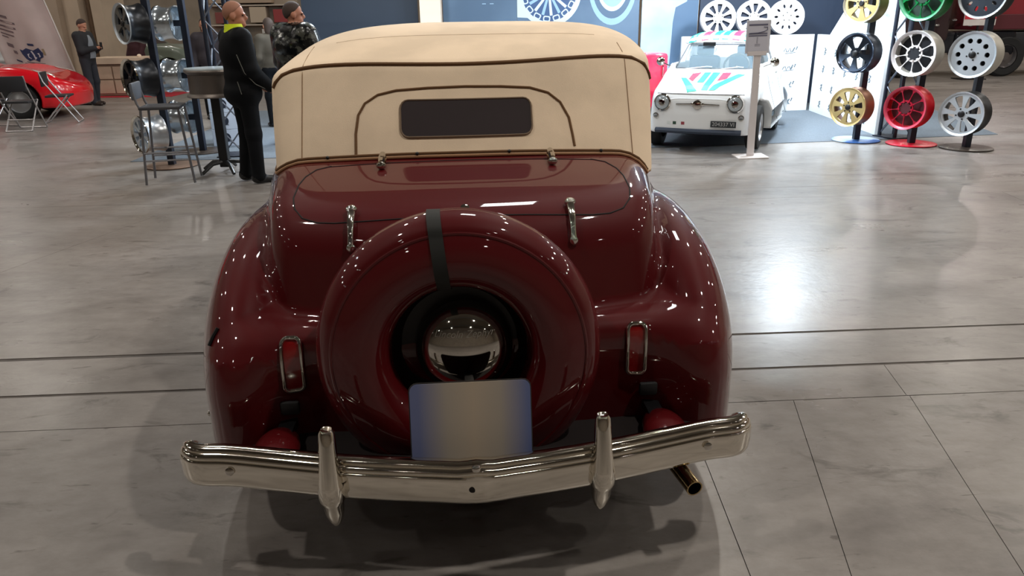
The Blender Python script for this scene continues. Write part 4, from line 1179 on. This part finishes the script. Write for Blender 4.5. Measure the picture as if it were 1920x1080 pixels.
# red coupe: nose to the right of the picture
rc, rf = simple_car('sports_car', 'low red sports coupe behind folding chairs at the left edge', (-8.05, 14.9, 0), math.radians(90 + 14), REDC, L=4.4, Wd=.90, hood_z=.84, cowl=1.5, nose_z=.52, roof_z=1.29, rear_z=.95, wheel_r=.32, front_ax=1.0, rear_ax=3.3, cab=(1.55, 2.3, 2.9, 4.1), res=.03, round_=.2)
for s in (-1, 1):
    ob, ed = patch('headlamp', rf, [(s * .64 + .12 * math.cos(a), .58 + .17 * math.sin(a)) for a in np.linspace(0, 2 * math.pi, 16)[:-1]], 2, .75, .006, mat('headlamp_glass', (226, 206, 200), .08, .2, coat=1), rc, .04, 3)
q, _ = project(rf, [(u, .05, .30) for u in np.linspace(-.40, .40, 12)], -.02, 1)
MB().tube(q.tolist(), .02, 8).build('front_intake', mat('dark_red_slot', (70, 8, 14), .6), rc)
simple_car('saloon_car', 'white car half hidden behind the printed flag banner', (-13.2, 24.2, 0), math.radians(96), mat('car_white', (206, 210, 214), .3, coat=.6), hood_z=.95, roof_z=1.5, rear_z=1.0, nose_z=.7)
simple_car('classic_car', 'grey green classic car with chrome bumper behind left wheel rack', (-8.7, 22.8, 0), math.radians(88), mat('grey_green_paint', (112, 124, 112), .3, coat=.6), hood_z=.98, roof_z=1.5, rear_z=1.02, nose_z=.72)

# ================================================================ the left side
t = thing('flag_banner', 'tall white printed flag banner with navy crest behind red coupe', 'banner', (-9.42, 16.6, 0))
def flag_pt(a, b):
    """a across, b up"""
    x = -1.25 + a * 1.40 - .50 * (b ** 1.0) * (1 - .0 * a); z = .62 + b * 2.1 + (1 - a) * .18 - .10 * math.sin(a * 3.1)
    y = .05 * math.sin(a * 7 + b * 1.5) + .03 * math.sin(a * 15) * (1 - b)
    return (x, y, z)
vs = [flag_pt(i / 24, j / 16) for j in range(17) for i in range(25)]
fs = [(j * 25 + i, j * 25 + i + 1, (j + 1) * 25 + i + 1, (j + 1) * 25 + i) for j in range(16) for i in range(24)]
cl = MB().add(vs, fs).build('cloth', mat('flag_cloth', (196, 182, 178), .8, vary=.05, vscale=2), t)
sm = cl.modifiers.new('thick', 'SOLIDIFY'); sm.thickness = .004
def flat_on_flag(name, poly, m_, parent, step=.03):
    D = dense(poly, step); n = len(D); c0 = (sum(p[0] for p in D) / n, sum(p[1] for p in D) / n)
    pts = D + [c0]; V = []
    for a, b in pts:
        p = flag_pt(a, b); V.append((p[0], p[1] - .012, p[2]))
    return MB().add(V, [(i, (i + 1) % n, n) for i in range(n)]).build(name, m_, parent, 60)
NV = mat('crest_navy', (44, 54, 92), .7); INK = mat('flag_ink', (118, 104, 108), .8)
crest = [(.34, .235), (.37, .225), (.45, .26), (.55, .245), (.66, .275), (.70, .225), (.68, .185), (.62, .17), (.58, .135), (.50, .155), (.42, .13), (.38, .15), (.35, .19)]
flat_on_flag('crest', crest, NV, cl)
for poly in ([(.43, .20), (.47, .21), (.48, .19), (.45, .17), (.47, .155), (.43, .165)], [(.50, .235), (.53, .24), (.55, .20), (.53, .165), (.57, .175), (.52, .15), (.52, .20)], [(.60, .22), (.64, .225), (.645, .19), (.61, .18), (.63, .20)]):
    q = [(a, b) for a, b in poly]
    D = dense(q, .02); n = len(D); c0 = (sum(p[0] for p in D) / n, sum(p[1] for p in D) / n)
    MB().add([(p[0], p[1] - .016, p[2]) for p in (flag_pt(*r) for r in D + [c0])], [(i, (i + 1) % n, n) for i in range(n)]).build('crest_letter', mat('crest_white', (206, 204, 212), .7), cl, 60)
for (a0, b0, w_, h_, m_) in ((.20, .25, .10, .035, INK), (.55, .30, .10, .02, NV), (.72, .235, .03, .06, mat('flag_tan', (150, 132, 104), .8)), (.24, .19, .06, .03, INK), (.24, .105, .10, .014, NV), (.44, .10, .22, .010, INK), (.52, .12, .3, .008, INK), (.40, .085, .22, .008, INK),
                             (.18, .33, .10, .012, INK), (.24, .36, .22, .012, INK), (.20, .40, .34, .014, INK), (.22, .44, .42, .016, INK), (.22, .49, .46, .018, INK), (.22, .54, .3, .025, INK)):
    flat_on_flag('printed_line', [(a0 - w_ / 2, b0 - h_ / 2), (a0 + w_ / 2, b0 - h_ / 2), (a0 + w_ / 2, b0 + h_ / 2), (a0 - w_ / 2, b0 + h_ / 2)], m_, cl)
MB().tube([(.28, 0, .03), flag_pt(1, 0), flag_pt(1, .5), flag_pt(1, 1)], [.02, .018, .016, .012], 8).build('pole', mat('pale_pole', (210, 204, 200), .4), t)
MB().box((.28, 0, .02), (.5, .5, .036), bev=.01).build('base', BLACK, t, 0)

t = thing('reception_counter', 'pale beige panelled counter on red carpet behind the phone user', 'counter', (-9.20, 18.7, .006))
CB = mat('counter_beige', (206, 180, 156), .6, vary=.04); CB2 = mat('counter_top', (216, 192, 168), .5)
MB().box((0, 0, .36), (1.12, .70, .70)).build('body', mat('counter_core', (150, 126, 106), .7), t, 0)
for x, w_ in ((-.36, .40), (.20, .64)):
    for z, h_ in ((.21, .30), (.53, .28)): MB().box((x, -.36, z), (w_, .03, h_), bev=.006).build('panel', CB, t, 0)
MB().box((0, 0, .80), (1.26, .84, .15), bev=.012).build('top', CB2, t, 0)
MB().ball((.48, -.2, .90), (.05, .05, .04), 8).build('bell', mat('cream_post', (246, 226, 204), .6), t)
rcpt = MB().plate([(-10.2, 18.0), (-7.9, 18.0), (-7.9, 19.25), (-10.2, 19.25)], [], .006, T(0, 0, .003)).build('red_carpet', mat('red_carpet', (176, 26, 44), .9, vary=.08, vscale=40), None, 0)
tag(rcpt, 'red carpet strip on the concrete under the beige counter', 'carpet')

# folding chairs
def folding_chair(label, loc, rz):
    t = thing('folding_chair', label, 'chair', loc, rz, 'folding chairs by the red coupe')
    tb = mat('pale_tube', (176, 172, 172), .35, .7); pad = mat('black_pad', (30, 30, 34), .6)
    for s in (-1, 1):
        x = s * .21
        MB().tube([(x, -.27, .012), (x, -.10, .40), (x, .04, .66), (x, .06, .80)][::1] if False else [(x, .26, .012), (x, -.16, .70), (x, -.20, .86)], .012, 8).build('long_leg', tb, t)
        MB().tube([(x * .92, -.26, .012), (x * .92, .16, .47)], .012, 8).build('short_leg', tb, t)
    MB().tube([(-.21, .26, .014), (.21, .26, .014)], .011, 8).build('foot_bar', tb, t)
    MB().tube([(-.195, -.26, .014), (.195, -.26, .014)], .011, 8).build('foot_bar', tb, t)
    MB().tube([(-.195, -.12, .18), (.195, -.12, .18)], .009, 8).build('stretcher', tb, t)
    MB().box((0, .0, .455), (.40, .38, .035), bev=.012).build('seat', pad, t, 30)
    MB().box((0, -.19, .74), (.43, .035, .24), RX(0), bev=.012).build('backrest', pad, t, 30)
    return t
folding_chair('black backed folding chair nearest the red coupe wheel', (-7.92, 12.45, 0), math.radians(8))
folding_chair('folding chair cut off by the left picture edge', (-8.62, 12.75, 0), math.radians(-12))
folding_chair('folding chair standing by the nose of the red coupe', (-7.85, 13.45, 0), math.radians(-72))

# bar stool
def tube_stool():
    t = thing('bar_stool', 'grey metal bar stool with low back beside the rim table', 'stool', (-3.62, 8.0, 0), math.radians(12))
    g = mat('grey_tube', (128, 128, 132), .35, .8)
    for sx in (-1, 1):
        for sy in (-1, 1):
            MB().tube([(sx * .24, sy * .20, .012), (sx * .18, sy * .17, .78)], .013, 8).build('leg', g, t)
    for sy in (-1, 1):
        MB().tube([(-.18, sy * .17, .78), (-.205, sy * .17, .84), (-.24, sy * .165, 1.02)], .012, 8).build('back_post', g, t)
    for z, k in ((.26, .225), (.34, .22)):
        MB().tube([(-k, -.19, z), (k, -.19, z)], .010, 8).build('foot_rail', g, t); MB().tube([(-k, .19, z), (k, .19, z)], .010, 8).build('foot_rail', g, t)
    MB().box((0, 0, .79), (.40, .37, .035), bev=.014).build('seat', mat('dark_grey_seat', (62, 62, 66), .5), t, 30)
    MB().box((-.232, 0, .96), (.03, .36, .17), RY(0), bev=.012).build('backrest', mat('grey_back', (88, 92, 100), .45), t, 30)
tube_stool()
# table made of a wide wheel rim
t = thing('rim_table', 'high table made from a wide steel rim on black pedestal', 'table', spot(425, 322))
RB = mat('brown_steel', (118, 110, 104), .42, .75)
MB().lathe([(.285, .84), (.295, .85), (.285, .87), (.262, .885), (.258, 1.08), (.285, 1.10), (.297, 1.115), (.29, 1.13), (.25, 1.13), (.25, .84)], 48, None, True).build('rim_barrel', RB, t, 40)
MB().lathe([(0, 1.131), (.285, 1.131), (.285, 1.146), (0, 1.146)], 48).build('glass_top', mat('table_glass', (216, 228, 232), .1, spec=.8), t, 30)
MB().lathe([(0, .85), (.25, .85), (.25, .87), (0, .87)], 40).build('rim_disc', RB, t, 30)
MB().box((0, 0, .46), (.10, .10, .80), bev=.01).build('column', BLACK, t, 0)
for k in range(5):
    a = 2 * math.pi * k / 5 + .3
    MB().tube([(.03 * math.cos(a), .03 * math.sin(a), .12), (.16 * math.cos(a), .16 * math.sin(a), .11), (.30 * math.cos(a), .30 * math.sin(a), .022)], [.024, .022, .018], 8).build('foot', BLACK, t)

# left wheel racks
nl = Vector((-.66, -.75, 0)).normalized()
BLKR = mat('black_alloy', (44, 46, 50), .3, .6)
def left_rack(x, y, label, lst, n_, disc=mat('copper_disc', (128, 104, 88), .4, .4)):
    st_ = wheel_stand(x, y, 2.4, disc, label)
    for (z, lb, R, style, fm_, bm2, lm, W) in lst:
        MB().bar((0, 0, z), tuple(n_ * .12 + Vector((0, 0, z))), .07, .07).build('wheel_arm', TRUSS, st_, 0)
        alloy(lb, Vector((x, y, z)) + n_ * (.08 + W), n_, R, W, style, fm_, bm2, lm, None, group='alloy wheels on the left racks')
zz = [at(277, 44, 8.72).z, at(282, 147, 8.72).z, at(290, 252, 8.72).z]
left_rack(-4.04, 8.93, 'wheel rack on copper disc behind the grey bar stool', [
    (zz[0], 'black five spoke alloy wheel with polished lip, topmost on left rack', .215, 'five', mat('grey_spoke', (128, 126, 122), .35, .6), BLKR, SILV, .22),
    (zz[1], 'black alloy wheel with thin chrome lip, middle of left rack', .215, 'five', mat('black_spoke', (34, 36, 40), .3, .6), BLKR, CHROME2, .24),
    (zz[2], 'bright silver multi spoke alloy wheel, lowest on left rack', .215, 'nine', SILV, mat('bright_barrel', (200, 204, 208), .28, .8), CHROME2, .24)], nl)
nb = Vector((-.995, .08, 0)).normalized()
BRT = mat('mirror_barrel', (206, 216, 224), .18, .9)
left_rack(-4.06, 9.95, 'wheel rack behind the first rack, with mirror bright wheels', [
    (zz[0] + .0, 'mirror bright wheel seen edge on, topmost behind left rack', .21, 'nine', SILV, BRT, CHROME, .24),
    (zz[1] - .05, 'mirror bright wheel seen edge on behind the rim table', .21, 'nine', SILV, BRT, CHROME, .24),
    (zz[2] + .05, 'mirror bright wheel seen edge on below the rim table', .21, 'nine', SILV, BRT, CHROME, .24)], nb, mat('dark_brown_disc', (60, 52, 46), .35))

# white cartons with dark round mark
CART = mat('white_carton', (206, 218, 236), .6, vary=.03)
def carton(label, x, y, z):
    t = thing('carton', label, 'box', (x, y, z), math.radians(6), 'white cartons stacked behind the table')
    b_ = MB().box((0, 0, .112), (.46, .34, .222), bev=.004).build('box', CART, t, 0)
    MB().box((0, 0, .2235), (.05, .342, .002)).build('tape', mat('carton_tape', (190, 196, 206), .3), t, 0)
    mk = MB()
    m_ = T(-.05, -.1715, .115) @ RX(math.radians(90))
    mk.plate(circle(0, 0, .062, 20), [circle(0, .012, .03, 12)], .002, m_)
    mk.plate([(-.07, -.05), (-.03, -.03), (0, .02), (.04, .05), (.02, -.02), (.06, -.06), (.01, -.045)], [], .003, m_)
    mk.build('printed_mark', mat('carton_ink', (38, 46, 62), .6), t, 0)
for k, w_ in enumerate(('lowest', 'second', 'topmost')):
    carton('white carton with dark round mark, %s of the stack left of table column' % w_, -3.86, 10.55, .006 + .2255 * k)
for k, w_ in enumerate(('lowest', 'second', 'topmost')):
    carton('white carton, %s of stack behind the person with yellow collar' % w_, -2.95, 10.5, .006 + .2255 * k)

# ================================================================ people
def person(label, loc, rz, cloth, pose=None, h=.014, head_yaw=0.0, head_pitch=0.0, size=1.0, bulk=0.0, hair=None, hair_long=False, phone=False, eyes=True, hands=True, collar=None, coat_len=.0):
    J = dict(head=(0, .02, 1.62), neck=(0, -.015, 1.46), ls=(-.185, -.01, 1.415), rs=(.185, -.01, 1.415), le=(-.245, -.03, 1.13), re=(.245, -.03, 1.13),
             lw=(-.25, .08, .89), rw=(.25, .08, .89), lh=(-.095, 0, .92), rh=(.095, 0, .92), lk=(-.11, .02, .50), rk=(.11, .02, .50), la=(-.12, -.02, .085), ra=(.12, -.02, .085), turn=0)
    if pose: J.update(pose)
    V3 = lambda k: np.array(J[k], float)
    t = thing('person', label, 'person', loc, rz, scale=size)
    prims = []
    def cap(a, b, ra, rb, tg): prims.append(('c', np.array(a, float), np.array(b, float), ra, rb, tg))
    def ell(c, r, tg, fr=None): prims.append(('e', np.array(c, float), np.array(r, float), fr, 0, tg))
    B = bulk
    ell((0, -.005, 1.28), (.185 + B, .125 + B, .23), 'top'); ell((0, .01, 1.06), (.165 + B, .125 + B, .20), 'top')
    if coat_len: ell((0, 0, .90), (.185 + B, .14 + B, .10 + coat_len), 'top')
    cap(V3('ls') * [.8, 1, 1], V3('rs') * [.8, 1, 1], .075 + B * .6, .075 + B * .6, 'top')
    cap(V3('neck') + [0, -.01, -.07], V3('neck') + [0, 0, .0], .085 + B * .4, .066, 'top')
    ell((0, -.01, .93), (.165, .125, .12), 'bottom')
    for s in 'lr':
        cap(V3(s + 's'), V3(s + 'e'), .066 + B * .7, .052 + B * .6, 'top'); cap(V3(s + 'e'), V3(s + 'w'), .050 + B * .6, .040 + B * .4, 'top')
        cap(V3(s + 'h'), V3(s + 'k'), .098, .078, 'bottom'); cap(V3(s + 'k'), V3(s + 'a'), .076, .064, 'bottom')
        A = V3(s + 'a'); a_ = J.get(s + 'toe', 0.0); d = np.array([math.sin(a_), math.cos(a_), 0])
        cap(A + [0, 0, -.03] - d * .03, A + d * .15 + [0, 0, -.052], .044, .034, 'shoe')
        hd = V3(s + 'w') - V3(s + 'e'); hd /= np.linalg.norm(hd)
        cap(V3(s + 'w'), V3(s + 'w') + hd * .085, .030, .030, 'skin')
    H0 = V3('head'); cyaw, syaw = math.cos(head_yaw), math.sin(head_yaw)
    Rm = np.array(Matrix.Rotation(head_yaw, 3, 'Z') @ Matrix.Rotation(head_pitch, 3, 'X'))
    fr = (Rm, H0)
    cap(V3('neck') + [0, 0, -.03], H0 + [0, -.015, -.06], .056, .054, 'skin')
    def hell(c, r): prims.append(('e', np.array(c, float), np.array(r, float), fr, 0, 'skin'))
    hell((0, -.012, .03), (.076, .096, .098)); hell((0, .022, -.055), (.056, .068, .062)); hell((0, .07, -.085), (.026, .022, .02))
    hell((0, .095, -.022), (.014, .022, .022)); hell((0, .085, .012), (.05, .012, .012))
    for s in (-1, 1): hell((s * .078, -.012, -.01), (.012, .024, .034))
    def dist(p, x, y, z):
        if p[0] == 'c':
            _, a, b, ra, rb, _t = p; d = b - a; L2 = max((d * d).sum(), 1e-9)
            tt = np.clip(((x - a[0]) * d[0] + (y - a[1]) * d[1] + (z - a[2]) * d[2]) / L2, 0, 1)
            return np.sqrt((x - a[0] - tt * d[0]) ** 2 + (y - a[1] - tt * d[1]) ** 2 + (z - a[2] - tt * d[2]) ** 2) - (ra + tt * (rb - ra))
        _, c, r, f_, _, _t = p
        if f_ is not None:
            R_, o = f_; X, Y, Z = x - o[0], y - o[1], z - o[2]
            x, y, z = (R_[0, 0] * X + R_[1, 0] * Y + R_[2, 0] * Z, R_[0, 1] * X + R_[1, 1] * Y + R_[2, 1] * Z, R_[0, 2] * X + R_[1, 2] * Y + R_[2, 2] * Z)
        k = np.sqrt(((x - c[0]) / r[0]) ** 2 + ((y - c[1]) / r[1]) ** 2 + ((z - c[2]) / r[2]) ** 2)
        return (k - 1) * r.min()
    def f(x, y, z):
        v = None
        for p in prims:
            d = dist(p, x, y, z); v = d if v is None else smin(v, d, .014 if (p[5] == 'skin') else .035)
        return v
    tags = ['top', 'bottom', 'skin', 'shoe']
    P, Q, N = surf(f, (-.62, -.42, -.01), (.62, .62, 1.80), h, 2)
    c = P[Q].mean(1)
    D = np.stack([dist(p, *c.T) for p in prims], 1); own = D.argmin(1)
    mi = np.array([tags.index(prims[k][5]) for k in own])
    mats = [cloth['top'], cloth['bottom'], SKIN if 'skin' not in cloth else cloth['skin'], cloth.get('shoe', BLACK)]
    # five fingers per hand, joined to the same mesh
    VV = P.tolist(); QQ = [list(q) for q in Q.tolist()]; MI = mi.tolist()
    if hands:
        for s in 'lr':
            W_, E_ = Vector(J[s + 'w']), Vector(J[s + 'e']); d = (W_ - E_).normalized()
            side = Vector(J.get(s + 'side', (1, 0, 0))); side = (side - d * side.dot(d)).normalized(); nrm_ = d.cross(side)
            curl = J.get(s + 'curl', .5); sg = -1 if s == 'l' else 1
            for k, (o, ln) in enumerate(((-.030, .060), (-.010, .072), (.010, .068), (.028, .052))):
                b0 = W_ + d * .085 + side * o
                pts = [b0 - d * .02, b0 + d * ln * .4, b0 + d * ln * (.4 + .35 * math.cos(curl)) + nrm_ * ln * .35 * math.sin(curl) * sg, b0 + d * ln * (.4 + .35 * math.cos(curl) + .25 * math.cos(2 * curl)) + nrm_ * ln * (.35 * math.sin(curl) + .25 * math.sin(2 * curl)) * sg]
                mb = MB().tube(pts, [.010, .0095, .009, .007], 6)
                b_ = len(VV); VV += mb.v; QQ += [[i + b_ for i in q] for q in mb.f]; MI += [2] * len(mb.f)
            b0 = W_ + d * .03 - side * .028
            mb = MB().tube([b0, b0 + d * .03 - side * .022 + nrm_ * .012 * sg, b0 + d * .06 - side * .026 + nrm_ * .03 * sg], [.012, .011, .008], 6)
            b_ = len(VV); VV += mb.v; QQ += [[i + b_ for i in q] for q in mb.f]; MI += [2] * len(mb.f)
    me = bpy.data.meshes.new('body'); me.from_pydata(VV, [], QQ); me.polygons.foreach_set('material_index', MI); me.shade_smooth(); me.update()
    link_mesh('body', me, mats, t)
    HM = Matrix.Translation(H0.tolist()) @ Matrix.Rotation(head_yaw, 4, 'Z') @ Matrix.Rotation(head_pitch, 4, 'X')
    if hair:
        def fh(x, y, z):
            k = (np.sqrt((x / .082) ** 2 + ((y + .014) / .102) ** 2 + ((z - .032) / .104) ** 2) - 1) * .08
            cut = np.maximum(y - .052 - .2 * np.minimum(z - .08, 0), 0 * y - 9) if False else (y * .8 - .018 - (z - .045) * .9) * .7
            low = (-.05 if not hair_long else -.16) - z
            g = smax(smax(k, cut, .015), low, .012)
            if hair_long: g = smin(g, smax((np.sqrt((x / .085) ** 2 + ((y + .055) / .06) ** 2 + ((z + .05) / .15) ** 2) - 1) * .07, y - .03, .01), .03)
            return g
        Ph, Qh, Nh = surf(fh, (-.12, -.15, -.22), (.12, .12, .16), .011, 2)
        Ph = np.array([(HM @ Vector(p))[:] for p in Ph.tolist()])
        net_object('hair', Ph, Qh, Nh, hair, t, custom=False)
    if eyes:
        for s in (-1, 1):
            MB().ball((s * .030, .078, .002), (.011, .010, .008), 6, HM).build('eye', mat('dark_eye', (40, 30, 26), .3), t)
        MB().ball((0, .078, -.062), (.020, .010, .005), 6, HM).build('mouth', mat('lip', (140, 84, 76), .5), t)
    if collar:
        MB().lathe([(.112, 1.425), (.100, 1.46), (.090, 1.50), (.082, 1.545), (.074, 1.545), (.080, 1.49), (.09, 1.43), (.10, 1.41)], 24, T(.012, -.012, 0) @ Matrix.Diagonal((1.05, 1.0, 1, 1)), True).build('collar', collar, t, 60)
    person.field = f
    return t
JB = mat('black_jacket', (8, 10, 14), .7, spec=.15, vary=.2, vscale=8); TB = mat('black_trousers', (9, 11, 15), .75, spec=.15, vary=.2)
p1 = spot(478, 340)
m1 = person('person in black jacket with neon yellow collar standing beside rim table', (p1.x, p1.y, 0), math.radians(-52), dict(top=JB, bottom=TB, skin=mat('skin_warm', (176, 118, 92), .5)),
       dict(le=(-.25, .03, 1.13), lw=(-.14, .22, .96), re=(.25, .02, 1.12), rw=(.16, .22, .95), lk=(-.10, .02, .50), rk=(.12, .01, .50), la=(-.11, -.04, .085), ra=(.14, .0, .085), lside=(1, 0, 0), rside=(1, 0, 0)),
       h=.011, head_yaw=math.radians(-28), size=1.03, bulk=.04, hair=mat('cropped_hair', (150, 104, 82), .7), collar=mat('neon_collar', (214, 232, 16), .6), coat_len=.06)
MB().tube([(.245, -.10, 1.27), (.285, -.06, 1.10), (.27, .04, .99), (.19, .17, .93)], .004, 5).build('sleeve_piping', mat('grey_piping', (104, 106, 100), .6), m1)
MB().tube([(.20, -.11, 1.02), (.215, -.09, .90)], .004, 5).build('hem_piping', mat('grey_piping', (104, 106, 100), .6), m1)
CAMO = mat('camouflage_puffer', (11, 13, 14), .22, rgb2=(66, 68, 62), vscale=13, lohi=(.5, .56), bump=.5, bscale=16)
p2 = at(563, 5, 8.75)
m2 = person('person in shiny dark camouflage puffer jacket behind the convertible roof', (p2.x - .10, 8.75, 0), math.radians(-32), dict(top=CAMO, bottom=TB, skin=mat('skin_warm', (176, 118, 92), .5)),
       dict(le=(-.27, .05, 1.14), lw=(-.14, .26, 1.02), re=(.28, .03, 1.14), rw=(.16, .26, 1.0)), h=.012, head_yaw=math.radians(-38), size=1.035, bulk=.085, hair=mat('short_brown_hair', (62, 48, 42), .8), coat_len=.05)
MB().lathe([(.105, 1.40), (.125, 1.45), (.115, 1.50), (.085, 1.515), (.08, 1.46)], 24, T(0, -.035, 0), True).build('hood', mat('black_puffer_hood', (20, 20, 22), .45, bump=.4, bscale=20), m2, 60)
p3 = spot(181, 197)
m3 = person('person in dark suit looking at a phone near the beige pillar', (p3.x, p3.y, 0), math.radians(-98), dict(top=mat('charcoal_blazer', (30, 31, 36), .8), bottom=mat('dark_jeans', (38, 40, 48), .8), shoe=mat('brown_shoe', (48, 34, 28), .5)),
       dict(le=(-.23, .06, 1.13), lw=(-.08, .27, 1.18), re=(.23, .06, 1.12), rw=(.07, .27, 1.17), lcurl=1.1, rcurl=1.1, ra=(.12, .06, .085), la=(-.12, -.05, .085)), h=.014, head_pitch=math.radians(-24), size=.985, bulk=.035, hair=mat('short_brown_hair', (62, 48, 42), .8))
patch('shirt', person.field, [(-.03, 1.43), (.03, 1.43), (.085, 1.25), (.09, .97), (-.09, .97), (-.085, 1.25)], 1, .16, .004, mat('grey_shirt', (132, 138, 146), .8), m3, .03, 5)
ph = MB().box((0, .375, 1.215), (.075, .012, .145), bev=.004).build('smartphone', BLACK, None, 0); ph.parent = None
ph.matrix_world = Matrix.Translation((p3.x, p3.y, 0)) @ RZ(math.radians(-98)) @ Matrix.Scale(.985, 4)
tag(ph, 'black smartphone held up in both hands by person in suit', 'phone')
q4 = at(250, 60, 19.6)
person('person in dark maroon coat with long hair behind the beige counter', (q4.x, 19.6, 0), math.radians(150), dict(top=mat('maroon_coat', (60, 26, 34), .8), bottom=TB), None, h=.018, size=.99, bulk=.03, hair=mat('black_hair', (24, 20, 20), .6), hair_long=True, coat_len=.1)
q5 = at(385, 60, 13.6)
person('person in dark brown coat behind the lattice tower and cartons', (q5.x, 13.6, 0), math.radians(-170), dict(top=mat('brown_black_coat', (40, 32, 36), .8), bottom=TB), None, h=.018, size=.97, bulk=.03, hair=mat('brown_hair', (54, 40, 32), .7), hair_long=True)
q6 = at(502, 40, 12.4)
person('person in olive jacket seen between yellow collar and camouflage jacket', (q6.x, 12.4, .006), math.radians(40), dict(top=mat('olive_jacket', (64, 57, 46), .8), bottom=TB), None, h=.018, size=.95, bulk=.03, hair=mat('brown_hair', (54, 40, 32), .7), hair_long=True)

# ================================================================ far right: lorry and hanging banner
t = thing('lorry', 'dark lorry with red upper body standing far right behind stands', 'truck', (13.4, 21.2, 0))
DK = mat('lorry_dark', (30, 32, 38), .4, coat=.3); RD = mat('lorry_red', (128, 36, 44), .35, coat=.3)
MB().box((1.2, 0, .85), (11.0, 2.2, .5), bev=.04).build('chassis', DK, t, 30)
MB().box((-3.3, 0, 1.75), (2.3, 2.35, 1.75), bev=.12).build('cab', mat('cab_maroon', (52, 34, 38), .3, coat=.6), t, 30)
MB().box((2.3, .0, 2.1), (7.6, 2.3, 1.9), bev=.04).build('red_body', RD, t, 30)
MB().box((2.3, -1.17, 1.34), (7.6, .05, .36), bev=.01).build('side_skirt', mat('lorry_maroon', (84, 32, 40), .45), t, 0)
MB().box((-1.2, -1.0, .82), (1.6, .35, .62), bev=.10).build('fuel_tank', mat('tank_dark', (44, 46, 52), .2, .7), t, 30)
MB().box((-3.4, -1.19, 1.95), (1.1, .03, .6), bev=.05).build('cab_window', GLASS_D, t, 30)
for x in (-3.0, -.0 - .4, 1.1, 4.6): road_wheel_ = None
for x in (-3.2, -.62 + .0, 3.6, 4.8):
    m_ = axis_mtx((x, -1.05, .50), (0, -1, 0))
    w_ = MB().lathe([(.30, -.14), (.45, -.15), (.50, -.10), (.50, .10), (.45, .15), (.30, .14)], 36, m_).build('wheel', RUBBER, t, 40)
    MB().lathe([(.30, .12), (.28, .14), (.24, .06), (.12, .07), (.11, .12), (0, .13)], 28, m_).build('hub', mat('lorry_hub', (120, 116, 116), .3, .8), w_, 40)
for k in range(8):
    rr = random.Random(k + 5)
    MB().ball((-4.2 + k * .42, -1.2, 1.0 + rr.uniform(-.25, .9)), (.07, .04, .035), 6).build('marker_lamp', mat('lamp_chrome', (210, 212, 216), .1, 1.0), t)
t = thing('hanging_banner', 'white banner with red band and round emblem before the lorry', 'banner', (11.55, 19.35, 0))
b0 = MB().box((0, 0, 2.15), (.78, .02, 1.75)).build('cloth', mat('banner_white', (204, 196, 190), .8, vary=.04), t, 0)
MB().plate([(-.385, 1.42), (.385, 1.42), (.385, 1.80), (.02, 1.68), (-.385, 1.78)], [], .004, T(0, -.013, 0) @ RX(math.radians(90))).build('red_band', mat('banner_red', (196, 36, 52), .7), b0, 0)
MB().plate(circle(0, 1.53, .075, 20), [], .004, T(0, -.017, 0) @ RX(math.radians(90))).build('round_emblem', mat('emblem_green', (110, 116, 96), .6), b0, 0)
MB().bar((-.42, .03, 3.03), (.42, .03, 3.03), .03).build('top_bar', BLACK, t, 0)
MB().bar((0, .035, .02), (0, .035, 3.03), .035).build('stand_pole', BLACK, t, 0)
MB().box((0, .03, .012), (.6, .5, .02)).build('foot', BLACK, t, 0)

# far stalls behind the people
def stall(label, x, y, cols_):
    t = thing('stall', label, 'stall', (x, y, 0))
    MB().box((0, .3, 1.2), (2.2, .06, 2.4)).build('back_board', mat('stall_beige', (150, 136, 120), .7), t, 0)
    for k, (cx, z, w_, h_, c_) in enumerate(cols_):
        MB().box((cx, .1, z), (w_, .3, h_), bev=.01).build('shelf_goods', mat('stall_%d_%d_%d' % c_, c_, .6), t, 0)
    for z in (.5, 1.1, 1.55, 2.0): MB().box((0, .12, z), (2.1, .34, .03)).build('shelf', mat('stall_shelf', (176, 164, 150), .6), t, 0)
stall('far stall with red and beige goods between the standing people', -6.3, 19.5, [(-.6, 1.72, .5, .26, (120, 60, 56)), (.2, 1.78, .4, .36, (176, 160, 140)), (.75, 1.75, .35, .3, (140, 52, 52)), (-.2, 2.2, 1.5, .3, (160, 140, 120)), (-.5, 1.3, .6, .3, (90, 84, 80)), (.5, 1.3, .5, .3, (180, 176, 170)), (0, .8, 1.6, .5, (206, 214, 222))])
stall('far stall with dark red awning boards at upper left corner', -15.6, 25.5, [(-.2, 2.25, 1.9, .3, (134, 34, 44)), (.2, 1.8, 1.2, .3, (176, 164, 150)), (-.4, 1.3, .8, .3, (60, 64, 74)), (.4, .8, 1.2, .5, (110, 34, 44))])
